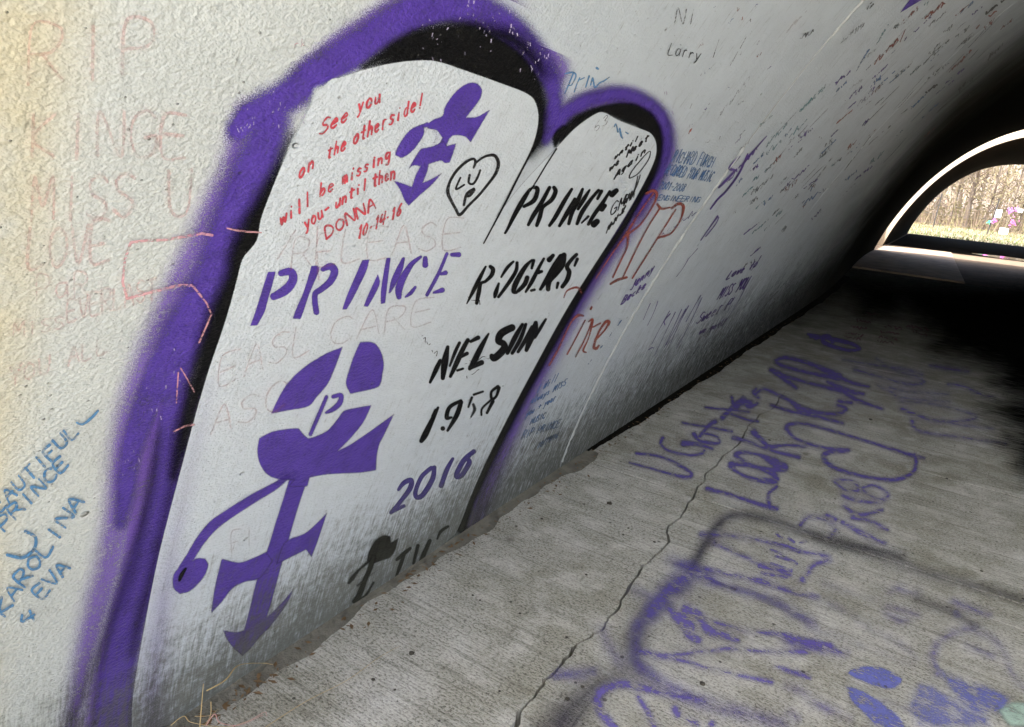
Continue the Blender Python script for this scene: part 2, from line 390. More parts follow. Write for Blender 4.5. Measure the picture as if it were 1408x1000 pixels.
# ------------------------------------------------------------------ floor slabs, split by tooled joints and by the long crack
floor = empty('floor', (0, 0, 0)); tag(floor, kind='structure')
def cropper(ox, oy, sc):
    return lambda pts: [(ox + p[0]/sc, oy + p[1]/sc, *[q/sc for q in p[2:]]) for p in pts]
crk_px = [(706, 1000), (713, 990), (712, 982), (727, 965), (745, 944), (748, 935), (768, 918), (781, 903), (787, 893), (799, 883), (812, 876), (832, 862), (836, 849), (851, 836), (856, 822), (870, 800), (878, 790), (882, 778), (897, 768), (909, 757), (920, 745), (917, 733), (920, 722), (936, 712), (939, 707), (944, 697), (955, 680), (960, 668), (968, 663), (970, 652), (986, 640), (993, 628), (1005, 620), (1017, 610), (1021, 602), (1026, 592), (1029, 585), (1041, 578), (1043, 571), (1056, 566), (1067, 558), (1071, 547), (1080, 538)]
crk = on_floor(crk_px)[0]
rng = random.Random(7)
def refine(pts, amp):
    out = [pts[0]]
    for a, b in zip(pts[:-1], pts[1:]):
        a = np.array(a); b = np.array(b); d = b - a; L = np.hypot(*d); nn = np.array([-d[1], d[0]]) / max(L, 1e-6)
        for t in (.33, .66): out.append(tuple(a + d*t + nn*rng.uniform(-amp, amp)*min(1, L/.03)))
        out.append(tuple(b))
    return out
crk = refine([tuple(p) for p in crk], .0045)
# carry it on towards the viewer below the frame
crk = [(-.30, -1.5), (-.27, -.9), (-.33, .1), (-.30, .45)] + [p for p in crk if p[1] > .52]
crk.sort(key=lambda p: p[1])
CY = np.array([p[1] for p in crk]); CX = np.array([p[0] for p in crk])
Y_CR_END = CY[-1]
def slab(poly, mat, top=0.0, th=.10, name='floor_slab'):
    bm = bmesh.new(); vs = [bm.verts.new((x, y, top)) for x, y in poly]; fc = bm.faces.new(vs)
    if fc.normal.z < 0: fc.normal_flip()
    bm.normal_update()
    if fc.normal.z < 0: bmesh.ops.reverse_faces(bm, faces=[fc])
    r = bmesh.ops.extrude_face_region(bm, geom=[fc]); 
    for g in r['geom']:
        if isinstance(g, bmesh.types.BMVert): g.co.z -= th
    bmesh.ops.triangulate(bm, faces=[f for f in bm.faces if len(f.verts) > 4])
    bmesh.ops.recalc_face_normals(bm, faces=bm.faces)
    me = bpy.data.meshes.new(name); bm.to_mesh(me); bm.free()
    ul = me.uv_layers.new(name='UVMap'); idx = np.empty(len(me.loops), dtype=np.int32); me.loops.foreach_get('vertex_index', idx)
    co = np.empty(len(me.vertices)*3, dtype=np.float32); me.vertices.foreach_get('co', co); co = co.reshape(-1, 3)
    ul.data.foreach_set('uv', co[idx][:, :2].ravel().copy()); me.materials.append(mat)
    o = bpy.data.objects.new(name, me); C.objects.link(o); o.parent = floor; return o
XL = X0 + .012; XR = 2*XC - X0 - .012
fb = [-1.5, 0.62, 2.60, 2.785, 3.93, 5.0, 6.2, 7.42, 8.6, 9.8, 11.0, 12.2]
gaps = {2.60: .0028, 2.785: .0016, 3.93: .0022, 5.0: .004, .62: 0.0, -1.5: 0}
for a, b in zip(fb[:-1], fb[1:]):
    ga, gb = gaps.get(a, .003), gaps.get(b, .003)
    y0, y1 = a + ga, b - gb; dz = rng.uniform(-.0012, .0012)
    if a < Y_CR_END - .05:
        hw = lambda y: .0030 + .0028*abs(math.sin(y*7.3))*abs(math.sin(y*23+1)) + (.0045 if 1.16 < y < 1.25 else 0)
        mid = [(x, y) for x, y in crk if y0 < y < y1]
        xi0 = float(np.interp(y0, CY, CX)); xi1 = float(np.interp(min(y1, Y_CR_END), CY, CX))
        line = [(xi0, y0)] + mid + ([(xi1, y1)] if b < Y_CR_END else [])
        endcap = [] if b < Y_CR_END else [(crk[-1][0] + .3, y1)]
        if b < Y_CR_END:
            left = [(XL, y0)] + [(x - hw(y), y) for x, y in line] + [(XL, y1)]
            right = [(XR, y0), (XR, y1)] + [(x + hw(y), y) for x, y in line][::-1]
        else:
            tail = [(line[-1][0] + .02, line[-1][1] + .02), (line[-1][0] + .08, y1)]
            left = [(XL, y0)] + [(x - hw(y), y) for x, y in line] + tail + [(XL, y1)]
            right = [(XR, y0), (XR, y1)] + tail[::-1] + [(x + hw(y), y) for x, y in line][::-1]
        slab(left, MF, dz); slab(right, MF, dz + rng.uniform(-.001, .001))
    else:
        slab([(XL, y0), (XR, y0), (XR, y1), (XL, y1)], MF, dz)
# far floor: dark worn concrete, a pale raised slab by the gap, muddy concrete beyond
slab([(XL, 12.205), (XR, 12.205), (XR - .35, 15.5), (XL - .5, 15.5), (XL - .4, 12.21)], MF)
slab([(XL - .8, 15.504), (.52, 15.504), (.40, 21.0), (.30, 26.0), (XL - .9, 26.0)], M_slab, .035)
slab([(.535, 15.504), (XR - .35, 15.504), (XR - .38, 26.0), (.32, 26.0), (.42, 21.0)], M_far)
slab([(XL - .4, 26.004), (XR - .36, 26.004), (XR - .36, 40.6), (XL - .4, 40.6)], M_far, -.004)
slab([(-5, -10), (9, -10), (XR, -1.51), (XL, -1.51)], MF)  # unseen paving outside the near mouth, added to bounce sunlight inside

# ------------------------------------------------------------------ paint laid on the real surfaces
def catmull(pts, n=6):
    if len(pts) < 3: return [tuple(p) for p in pts]
    P = np.array(pts, float); out = []
    for i in range(len(P) - 1):
        p0 = P[max(i-1, 0)]; p1 = P[i]; p2 = P[i+1]; p3 = P[min(i+2, len(P)-1)]
        for t in np.linspace(0, 1, n, endpoint=False):
            out.append(tuple(.5*((2*p1) + (-p0+p2)*t + (2*p0-5*p1+4*p2-p3)*t*t + (-p0+3*p1-3*p2+p3)*t**3)))
    out.append(tuple(P[-1])); return out

def cover_field(items, step, margin=2):
    """items: ('s', pts(x,y,halfwidth), soft, opacity) strokes or ('p', pts, soft, opacity) filled shapes"""
    xs = [p[0] for it in items for p in it[1]]; ys = [p[1] for it in items for p in it[1]]
    mx = max([max((p[2] if len(p) > 2 else 0) for p in it[1]) + it[2] for it in items]) + margin
    x0, x1, y0, y1 = min(xs)-mx, max(xs)+mx, min(ys)-mx, max(ys)+mx
    nx = int((x1-x0)/step)+2; ny = int((y1-y0)/step)+2
    cov = np.zeros((ny, nx), np.float32)
    for it in items:
        kind, pts, soft, op = it; a = np.array([p[:2] for p in pts], float)
        if kind == 's':
            wv = np.array([p[2] for p in pts], float)
            for i in range(max(1, len(a)-1)):
                A = a[i]; B = a[min(i+1, len(a)-1)]; wa = wv[i]; wb = wv[min(i+1, len(a)-1)]
                m = max(wa, wb) + soft + step
                i0 = max(0, int((min(A[0], B[0])-m-x0)/step)); i1 = min(nx, int((max(A[0], B[0])+m-x0)/step)+2)
                j0 = max(0, int((min(A[1], B[1])-m-y0)/step)); j1 = min(ny, int((max(A[1], B[1])+m-y0)/step)+2)
                gx_, gy_ = np.meshgrid(x0+np.arange(i0, i1)*step, y0+np.arange(j0, j1)*step)
                d = B - A; L2 = max(d@d, 1e-9); t = np.clip(((gx_-A[0])*d[0]+(gy_-A[1])*d[1])/L2, 0, 1)
                dist = np.hypot(gx_-A[0]-t*d[0], gy_-A[1]-t*d[1]) - (wa+(wb-wa)*t)
                c = op*np.clip(.5 - dist/max(soft, .6), 0, 1)
                sub = cov[j0:j1, i0:i1]; np.maximum(sub, c, out=sub)
        else:
            gx_, gy_ = np.meshgrid(x0+np.arange(nx)*step, y0+np.arange(ny)*step)
            ins = np.zeros(gx_.shape, bool); dist = np.full(gx_.shape, 1e9)
            for i in range(len(a)):
                A = a[i]; B = a[(i+1) % len(a)]
                if A[1] != B[1]:
                    cr = ((A[1] > gy_) != (B[1] > gy_)) & (gx_ < (B[0]-A[0])*(gy_-A[1])/(B[1]-A[1])+A[0]); ins ^= cr
                d = B-A; L2 = max(d@d, 1e-9); t = np.clip(((gx_-A[0])*d[0]+(gy_-A[1])*d[1])/L2, 0, 1)
                dist = np.minimum(dist, np.hypot(gx_-A[0]-t*d[0], gy_-A[1]-t*d[1]))
            sd_ = np.where(ins, -dist, dist)
            cov = np.maximum(cov, (op*np.clip(.5 - sd_/max(soft, .6), 0, 1)).astype(np.float32))
    return cov, x0, y0

TRI = 0
def paint(name, items, mat, surf='wall', layer=1, step=1.0, parent=None, thr=.03):
    """lays a thin skin of paint on the wall or the floor where the traced shape covers it"""
    global TRI
    cov, x0, y0 = cover_field(items, step); ny, nx = cov.shape
    cell = np.maximum(np.maximum(cov[:-1, :-1], cov[1:, :-1]), np.maximum(cov[:-1, 1:], cov[1:, 1:])) > thr
    jj, ii = np.nonzero(cell)
    used = np.zeros((ny, nx), bool)
    for dj in (0, 1):
        for di in (0, 1): used[jj+dj, ii+di] = True
    idx = -np.ones((ny, nx), np.int64); uj, ui = np.nonzero(used); idx[uj, ui] = np.arange(len(uj))
    px = np.stack([x0+ui*step, y0+uj*step], 1)
    off = .0004*layer + (.0022 if surf == 'floor' else 0)
    uv, co = (on_wall if surf == 'wall' else on_floor)(px, off)
    f = np.stack([idx[jj+1, ii], idx[jj+1, ii+1], idx[jj, ii+1], idx[jj, ii]], 1)
    if surf == 'wall':       # nothing below the floor line or past the vault
        ok = (uv[:, 1] > .002); f = f[ok[f].all(1)]
        keep = np.unique(f); rm = -np.ones(len(co), np.int64); rm[keep] = np.arange(len(keep)); f = rm[f]; co = co[keep]; uv = uv[keep]; cvv = cov[uj, ui][keep]
    else: cvv = cov[uj, ui]
    me = bpy.data.meshes.new(name)
    me.vertices.add(len(co)); me.vertices.foreach_set('co', co.astype(np.float32).ravel())
    nf = len(f); me.loops.add(nf*4); me.loops.foreach_set('vertex_index', f.astype(np.int32).ravel())
    me.polygons.add(nf); me.polygons.foreach_set('loop_start', np.arange(0, nf*4, 4, dtype=np.int32)); me.polygons.foreach_set('loop_total', np.full(nf, 4, dtype=np.int32))
    me.update(calc_edges=True)
    ul = me.uv_layers.new(name='UVMap'); ul.data.foreach_set('uv', uv[f.ravel()].astype(np.float32).ravel())
    at = me.attributes.new('cover', 'FLOAT', 'POINT'); at.data.foreach_set('value', cvv.astype(np.float32))
    me.polygons.foreach_set('use_smooth', np.ones(nf, bool)); me.materials.append(mat); me.update(); TRI += nf*2
    o = bpy.data.objects.new(name, me); C.objects.link(o)
    if parent: o.parent = parent
    return o
def st(pts, soft=1.2, op=1.0, smooth=True, k=1.0):
    pts = catmull(pts) if smooth else pts
    return ('s', [(p[0], p[1], max(.2, p[2]*k)) for p in pts], soft, op)
def rounded(pts, lim=52, n=5):
    P = np.array([p[:2] for p in pts], float); m = len(P); out = []
    def corner(i):
        a = P[i] - P[i-1]; b = P[(i+1) % m] - P[i]
        return abs(math.degrees(math.atan2(a[0]*b[1]-a[1]*b[0], a @ b))) > lim
    cn = [corner(i) for i in range(m)]
    for i in range(m):
        p0, p1, p2, p3 = P[i-1], P[i], P[(i+1) % m], P[(i+2) % m]
        if cn[i]: p0 = p1 - (p2-p1)*.0 if cn[(i+1) % m] else 2*p1 - p2
        if cn[(i+1) % m]: p3 = 2*p2 - p1
        if cn[i] and cn[(i+1) % m]: out.append(tuple(p1)); continue
        for t in np.linspace(0, 1, n, endpoint=False):
            out.append(tuple(.5*((2*p1) + (-p0+p2)*t + (2*p0-5*p1+4*p2-p3)*t*t + (-p0+3*p1-3*p2+p3)*t**3)))
    return out
def pg(pts, soft=1.2, op=1.0): return ('p', rounded(pts), soft, op)
def cs(cr, pts, soft=1.2, op=1.0, smooth=True, k=1.0): return st(cr(pts), soft, op, smooth, k)
def cp(cr, pts, soft=1.2, op=1.0): return pg(cr(pts), soft, op)

# colours of the paints
PURPLE = (.078, .040, .30); BLACK = (.0045, .0045, .005)
P_white = paint_mat('white_spray', (.54, .585, .63), grit=.5, gscale=500, rough=.45, lo=.25, hi=.75, var=.03)
P_purple_soft = paint_mat('purple_spray_soft', PURPLE, grit=1.05, gscale=620, rough=.38, lo=.12, hi=.9, wear=.25)
P_halo = paint_mat('violet_overspray', (.16, .075, .42), grit=1.1, gscale=620, rough=.45, lo=.25, hi=1.15, wear=.35)
P_black_soft = paint_mat('black_spray_soft', BLACK, grit=.9, gscale=620, rough=.6, lo=.15, hi=.85, spec=.12)
P_purple = paint_mat('purple_stencil', PURPLE, grit=.85, gscale=560, rough=.5, lo=.2, hi=.8, wear=.2)
P_black = paint_mat('black_stencil', BLACK, grit=.55, gscale=620, rough=.6, lo=.28, hi=.72, spec=.12)
P_navy = paint_mat('navy_stencil', (.055, .04, .20), grit=.5, gscale=620, rough=.42, lo=.28, hi=.72)
P_red = paint_mat('red_marker', (.50, .055, .075), grit=.5, gscale=420, rough=.5, wear=.45)
P_pink = paint_mat('faded_pink_marker', (.62, .20, .19), grit=.7, gscale=420, rough=.6, wear=.6, opacity=.25)
P_pinkline = paint_mat('pink_crayon', (.66, .33, .36), grit=.6, gscale=420, rough=.6, wear=.6, opacity=.7)
P_brown = paint_mat('rust_red_marker', (.27, .055, .035), grit=.5, gscale=420, rough=.5, wear=.6)
P_blue = paint_mat('blue_marker', (.07, .20, .38), grit=.5, gscale=420, rough=.5, wear=.55)
P_bluefine = paint_mat('blue_pen', (.06, .15, .34), grit=.4, gscale=420, rough=.5, wear=.6)
P_teal = paint_mat('teal_pen', (.08, .26, .30), grit=.4, gscale=420, rough=.5, wear=.75, opacity=.8)
P_violetpen = paint_mat('violet_pen', (.09, .045, .24), grit=.4, gscale=420, rough=.5, wear=.5)
P_blackpen = paint_mat('black_pen', (.012, .012, .013), grit=.4, gscale=420, rough=.45, wear=.35)
P_greypen = paint_mat('grey_pen', (.10, .10, .10), grit=.4, gscale=420, rough=.5, wear=.8, opacity=.8)
P_lemon = paint_mat('washed_scratches', (.40, .30, .50), grit=.6, gscale=420, wear=.9, opacity=.5)
F_purple = paint_mat('floor_purple', (.15, .115, .42), surf='floor', grit=1.0, gscale=380, rough=.8, lo=.05, hi=1.05, wear=.6, spec=.1, opacity=.84)
F_worn = paint_mat('floor_purple_worn', (.19, .15, .50), surf='floor', grit=1.0, gscale=380, rough=.8, lo=.08, hi=1.1, wear=.8, opacity=.82, spec=.1)
F_grey = paint_mat('floor_black_haze', (.05, .045, .085), surf='floor', grit=1.0, gscale=380, rough=.8, lo=.02, hi=1.15, wear=.45, opacity=.88, spec=.1)
F_blue = paint_mat('floor_blue_violet', (.19, .21, .60), surf='floor', grit=1.0, gscale=380, rough=.8, lo=.12, hi=1.0, wear=.75, spec=.1, opacity=.9)
F_mint = paint_mat('floor_mint', (.50, .68, .58), surf='floor', grit=.8, gscale=500, rough=.7, lo=.2, hi=1.0, wear=.6, opacity=.85)
F_dkred = paint_mat('floor_dark_red', (.11, .02, .035), surf='floor', grit=.6, gscale=500, rough=.7, wear=.5)
F_black = paint_mat('floor_near_black', (.004, .004, .0035), surf='floor', grit=1.1, gscale=22, rough=.95, lo=.1, hi=.95, streaky=True, spec=0.0)

# ---- the painted gravestones
graves = empty('gravestone_mural', (X0, 1.0, 0))
tag(graves, 'mural of two pale gravestones outlined in thick purple and black spray on the wall', 'mural')
def gpaint(name, items, mat, layer, step=1.0, label=None, parent=None):
    o = paint(name, items, mat, 'wall', layer, step)
    o.parent = parent or graves
    if parent is None: o.location = (-graves.location.x, -graves.location.y, -graves.location.z)
    if label: o['label'] = label
    return o
# wide violet overspray at the outer left side
gpaint('overspray', [
    st([(335, 150, 18), (322, 215, 24), (296, 300, 34), (268, 370, 38), (235, 450, 40), (200, 540, 40), (176, 620, 34), (165, 700, 30), (150, 780, 28), (130, 850, 26), (112, 930, 22), (100, 1010, 20)], 40, .80),
    st([(420, 105, 26), (490, 55, 30), (570, 10, 34), (640, -10, 34), (715, 40, 30), (762, 95, 26)], 24, .8),
    st([(765, 170, 20), (800, 145, 18), (850, 135, 20), (900, 160, 20), (915, 205, 18), (895, 262, 16), (868, 310, 14), (830, 365, 14), (790, 430, 14), (750, 505, 14), (712, 580, 14), (676, 655, 18), (652, 715, 18)], 30, .9),
    st([(262, 640, 16), (240, 720, 18), (222, 800, 14)], 30, .45),
    st([(222, 560, 22), (208, 620, 26), (194, 700, 28), (180, 780, 26), (160, 850, 22), (140, 930, 22), (125, 1010, 22)], 40, .95),
    st([(215, 860, 24), (200, 1000, 30)], 60, .5),
    ], P_halo, 1, 2.0)
gpaint('purple_outline', [
    st([(328, 178, 16), (352, 155, 20), (392, 134, 22), (440, 100, 25), (500, 60, 24), (560, 22, 26), (610, 6, 27), (660, 18, 26), (705, 48, 23), (738, 84, 19), (758, 118, 14), (762, 150, 12)], 30, 1),
    st([(372, 150, 26), (364, 195, 28), (343, 250, 30), (320, 310, 30), (298, 370, 28), (272, 425, 30), (248, 480, 34), (234, 530, 26)], 40, 1),
    st([(345, 160, 20), (325, 178, 12)], 12, 1),
    st([(226, 500, 24), (200, 560, 20), (180, 620, 16), (172, 680, 14), (165, 720, 9)], 18, .78),
    st([(250, 500, 18), (240, 560, 20), (236, 610, 20), (228, 670, 22), (216, 730, 24), (196, 790, 26), (178, 850, 24), (162, 920, 24), (152, 1010, 27)], 26, 1),
    st([(762, 140, 13), (755, 170, 16), (748, 192, 9)], 20, .9),
    st([(756, 178, 13), (785, 150, 12), (820, 134, 11), (860, 131, 11), (893, 146, 12), (911, 175, 13), (911, 212, 12), (898, 250, 9), (876, 290, 8)], 20, .9),
    st([(890, 235, 9), (862, 292, 9), (834, 345, 9), (800, 398, 10), (766, 455, 10), (735, 510, 10), (706, 566, 10), (680, 620, 9), (660, 668, 8), (645, 720, 8)], 18, .9),
    ], P_purple_soft, 2, 1.6)
gpaint('black_shading', [
    pg([(500, 92), (540, 68), (585, 42), (620, 30), (660, 32), (698, 58), (728, 92), (742, 125), (748, 160), (741, 200), (730, 215), (736, 165), (725, 140), (680, 120), (620, 98), (565, 92)], 34, 1.0),
    st([(500, 92, 3), (525, 78, 8), (560, 64, 17), (610, 56, 24), (660, 66, 25), (705, 88, 20), (736, 124, 11), (743, 165, 7), (739, 200, 4)], 24, 1),
    st([(650, 40, 14), (700, 52, 16), (730, 76, 14), (745, 100, 10)], 40, .75),
    st([(402, 190, 3), (385, 235, 10), (367, 280, 17), (350, 318, 21), (333, 352, 19), (324, 385, 16), (308, 430, 19), (293, 470, 18), (278, 520, 17), (262, 570, 14), (250, 610, 11), (238, 655, 6)], 42, 1.0),
    st([(258, 590, 8), (240, 650, 11), (228, 700, 10), (212, 770, 11), (200, 820, 12), (186, 870, 10), (180, 900, 6)], 42, .62),
    st([(216, 600, 11), (208, 660, 15), (196, 720, 14), (180, 790, 14), (150, 860, 14), (122, 930, 14), (92, 1000, 12)], 46, .52),
    pg([(766, 196), (775, 175), (795, 157), (825, 148), (860, 143), (888, 150), (905, 168), (911, 195), (906, 228), (893, 256), (893, 220), (895, 180), (850, 165), (825, 150), (800, 170), (775, 200)], 14, 1.0),
    st([(770, 188, 5), (800, 164, 8), (835, 152, 8), (870, 156, 13), (895, 178, 12), (902, 205, 8), (897, 235, 6), (886, 262, 4)], 12, 1),
    st([(741, 170, 6), (738, 188, 7), (731, 206, 4)], 6, 1),
    st([(763, 200, 2), (766, 188, 6), (775, 178, 6)], 8, 1),
    st([(795, 200, 2), (786, 215, 1)], 4, 0),
    st([(893, 245, 5), (873, 282, 4), (850, 322, 4.5), (830, 350, 5), (804, 390, 6), (778, 434, 7), (752, 480, 7), (727, 525, 7), (704, 568, 7.5), (682, 612, 7), (662, 655, 6), (646, 692, 5), (634, 728, 5)], 10, 1),
    ], P_black_soft, 3, 1.4)
STONE = [(450, 112), (470, 105), (520, 90), (565, 83), (600, 84), (640, 97), (685, 113), (725, 129), (737, 145), (739, 170), (729, 206), (703, 256), (680, 300), (716, 254), (764, 203), (790, 176), (815, 158), (829, 154), (850, 165), (878, 176), (895, 184), (902, 200), (898, 224), (876, 268), (845, 320), (800, 390), (770, 440), (735, 504), (700, 570), (668, 634), (648, 680), (630, 726), (617, 742), (560, 785), (480, 840), (380, 912), (260, 985), (180, 1010), (183, 950), (200, 850), (216, 770), (232, 705), (252, 630), (268, 570), (285, 512), (302, 462), (314, 424), (325, 384), (333, 355), (352, 330), (358, 300), (372, 262), (386, 228), (404, 190), (424, 150)]
gpaint('white_stone_face', [pg(STONE, 3.2, .98), pg([(430, 120), (420, 150), (395, 200), (380, 250), (440, 300), (560, 120), (500, 96)], 16, .8)], P_white, 4, 2.0, label='pale repainted gravestone faces inside the outlines')
gpaint('lilac_haze', [st([(292, 520, 4), (272, 600, 10), (252, 680, 14), (236, 760, 18), (222, 840, 24), (212, 920, 28), (208, 1000, 34)], 60, .62), st([(430, 150, 6), (405, 205, 6), (385, 255, 5)], 30, .35), st([(478, 108, 5), (520, 98, 4)], 20, .3),
    st([(300, 905, 14), (345, 930, 12)], 50, .3), st([(240, 800, 10), (262, 830, 14), (300, 790, 8)], 40, .3)], P_halo, 5, 2.0)
rc = random.Random(4); ch = []
for cx, cy, n_, sp in ((600, 45, 16, 16), (638, 22, 12, 14), (668, 48, 14, 16), (700, 30, 10, 12), (720, 70, 10, 12), (742, 72, 8, 9), (378, 142, 10, 12), (345, 158, 8, 10), (405, 150, 9, 12), (735, 95, 6, 9), (330, 175, 7, 9), (915, 142, 4, 8), (232, 520, 8, 16), (205, 560, 8, 14), (176, 640, 8, 14)):
    for _ in range(n_):
        x = cx + rc.gauss(0, sp*.6); y = cy + rc.gauss(0, sp); ch.append(st([(x, y, rc.uniform(.4, 1.1)), (x + rc.uniform(-1.5, 1.5), y + rc.uniform(1, 5), rc.uniform(.3, .9))], 1.0, rc.uniform(.5, .9)))
P_chip = paint_mat('chipped_pale_paint', (.50, .45, .62), grit=.8, gscale=420, wear=.5, opacity=.85)
gpaint('chipped_paint', ch, P_chip, 4.6, .7)['kind'] = 'stuff'
# fine black edges of the two stones
gpaint('stone_edge_line', [st([(731, 205, 1.6), (713, 240, 1.2), (697, 272, 1.3), (680, 304, 1.2), (664, 334, 1.0)], 2, .95), st([(725, 216, 1.0), (706, 252, .8), (690, 284, .9), (668, 326, .6)], 1.5, .8),
                           st([(764, 204, 1.2), (750, 226, 1.0), (738, 246, 1.0), (728, 262, 1.1)], 2, .95)], P_black, 6, .8)

# --- stencilled lettering
K1 = cropper(320, 330, 4.023); K2 = cropper(620, 330, 6.667); K3 = cropper(570, 430, 5.262); K4 = cropper(680, 230, 7.04)
K5 = cropper(340, 450, 4.545); K6 = cropper(220, 620, 3.45); K7 = cropper(520, 90, 4.5454); K16 = cropper(460, 620, 4.545)
def letters(name, cr, glyphs, mat, layer, step, label, cat, group=None, soft=1.6, k=1.06):
    """a stencilled word: a thing whose letters are its parts"""
    allp = cr([q for g in glyphs for it in g for q in it[1]]); c = on_wall([np.mean([p[:2] for p in allp], 0)], 0)[1][0]
    t = empty(name, tuple(c)); tag(t, label, cat, group)
    for gi, g in enumerate(glyphs):
        its = []
        for it in g:
            op = it[2] if len(it) > 2 else 1.0
            its.append(cs(cr, it[1], soft*1.35, op, True, k) if it[0] == 's' else cp(cr, it[1], soft*1.35, op))
            sp = [(p[0], p[1], p[2]*k + 1.2) for p in cr(it[1])] if it[0] == 's' else None     # thin overspray round the stencil
            if sp: its.append(('s', catmull(sp), 5.0, .34*op))
            else: q_ = cr(it[1]); its.append(('s', [(p[0], p[1], .8) for p in q_ + q_[:1]], 5.0, .34*op))
        o = paint('letter', its, mat, 'wall', layer + .12*gi, step); o.parent = t; o.location = tuple(-v for v in c)
    return t
s_, p_ = 's', 'p'
letters('stencil_word', K1, [
    [(p_, [(190, 172), (232, 172), (212, 250), (188, 330), (170, 395), (130, 468), (92, 470), (118, 400), (140, 330), (165, 250)]),
     (s_, [(262, 180, 16), (312, 170, 20), (330, 205, 22), (308, 252, 24), (268, 285, 24), (222, 308, 19)])],
    [(p_, [(430, 140), (462, 138), (472, 165), (420, 290), (375, 420), (355, 432), (328, 430), (345, 380), (385, 290), (415, 195)]),
     (s_, [(494, 158, 12), (535, 142, 18), (558, 170, 20), (535, 225, 18), (485, 268, 16), (452, 292, 15), (450, 340, 15), (458, 395, 15)])],
    [(p_, [(712, 108), (750, 105), (735, 165), (700, 240), (660, 320), (625, 380), (602, 380), (625, 310), (665, 215)])],
    [(p_, [(798, 185), (808, 238), (775, 310), (742, 366), (720, 362), (745, 300)]), (p_, [(845, 95), (868, 95), (855, 200), (838, 345), (815, 350), (815, 280), (830, 180)]), (p_, [(932, 94), (948, 92), (935, 160), (900, 235), (870, 285), (858, 290), (870, 225), (895, 165)])],
    [(s_, [(1035, 90, 7), (985, 130, 13), (935, 210, 18), (914, 270, 19), (915, 312, 13)]), (s_, [(1060, 98, 12), (1060, 135, 15)]), (s_, [(1005, 258, 7), (980, 290, 10), (950, 312, 4)])],
    [(s_, [(1180, 72, 8), (1130, 190, 9), (1070, 300, 9)]), (s_, [(1208, 78, 10), (1245, 78, 13)]), (s_, [(1150, 185, 8), (1172, 178, 12)]), (s_, [(1108, 288, 6), (1155, 274, 13)])],
    ], P_purple, 6, 1.0, 'big slanted purple stencilled word across the middle of the large gravestone', 'lettering')
letters('stencil_word', K2, [
    [(s_, [(312, 240, 8), (265, 330, 15), (205, 450, 16), (140, 578, 5)]), (s_, [(355, 240, 14), (380, 268, 17), (365, 320, 16), (310, 375, 12), (268, 395, 12), (250, 470, 17), (230, 575, 13)])],
    [(s_, [(565, 195, 9), (510, 250, 13), (455, 335, 8)]), (s_, [(432, 395, 9), (405, 480, 17), (395, 520, 10)]), (s_, [(600, 205, 12), (590, 280, 14), (530, 380, 15), (430, 518, 11)])],
    [(s_, [(735, 180, 8), (670, 250, 17), (590, 390, 21), (568, 465, 17), (592, 476, 13)]), (s_, [(752, 185, 13), (735, 255, 10)]), (s_, [(692, 342, 18), (670, 400, 18), (612, 462, 14)])],
    [(s_, [(845, 168, 10), (800, 250, 13), (740, 370, 16), (680, 472, 9)]), (s_, [(895, 178, 20), (930, 138, 14)]), (s_, [(798, 292, 16), (825, 285, 12)]), (s_, [(730, 460, 10), (760, 452, 10)])],
    [(s_, [(1000, 145, 18), (930, 260, 22), (870, 360, 18), (815, 448, 12)]), (s_, [(1030, 135, 20), (1010, 220, 26), (955, 300, 24), (895, 370, 22), (885, 448, 17)])],
    [(s_, [(1145, 130, 13), (1100, 175, 14), (1058, 240, 16), (1078, 290, 18), (1060, 360, 18), (1015, 425, 15)]), (s_, [(1152, 172, 13), (1128, 232, 9)]), (s_, [(975, 392, 12), (965, 436, 9)])],
    ], P_black, 6, .8, 'black stencilled six-letter word right of the big purple word, below the smaller stone top', 'lettering', soft=1.8, k=1.22)
letters('stencil_word', K3, [
    [(s_, [(180, 345, 11), (150, 410, 14), (108, 500, 8)]), (s_, [(235, 245, 10), (215, 350, 20), (200, 470, 12)]), (s_, [(320, 215, 9), (285, 290, 10), (250, 382, 6)])],
    [(s_, [(380, 195, 12), (340, 270, 14), (300, 360, 15), (255, 458, 9)]), (s_, [(402, 205, 9), (455, 178, 13)]), (s_, [(320, 320, 10), (375, 292, 11)]), (s_, [(305, 415, 7), (345, 402, 7)])],
    [(s_, [(530, 150, 6), (480, 240, 15), (430, 340, 17), (395, 402, 11)]), (s_, [(400, 392, 14), (480, 358, 15)])],
    [(s_, [(700, 105, 20), (625, 145, 22), (602, 200, 19), (640, 222, 18), (640, 262, 21), (575, 325, 20), (552, 308, 12)])],
    [(s_, [(775, 82, 9), (720, 180, 15), (668, 290, 10)]), (s_, [(800, 82, 9), (760, 190, 12), (702, 290, 10)])],
    [(s_, [(845, 100, 10), (800, 190, 12), (745, 280, 9)]), (s_, [(872, 70, 12), (862, 120, 20), (830, 200, 18), (805, 268, 11)]), (s_, [(945, 45, 7), (905, 110, 10), (868, 178, 7)])],
    ], P_black, 6, .8, 'black stencilled six-letter word directly above the year with a nine in it', 'lettering', soft=1.9, k=1.28)
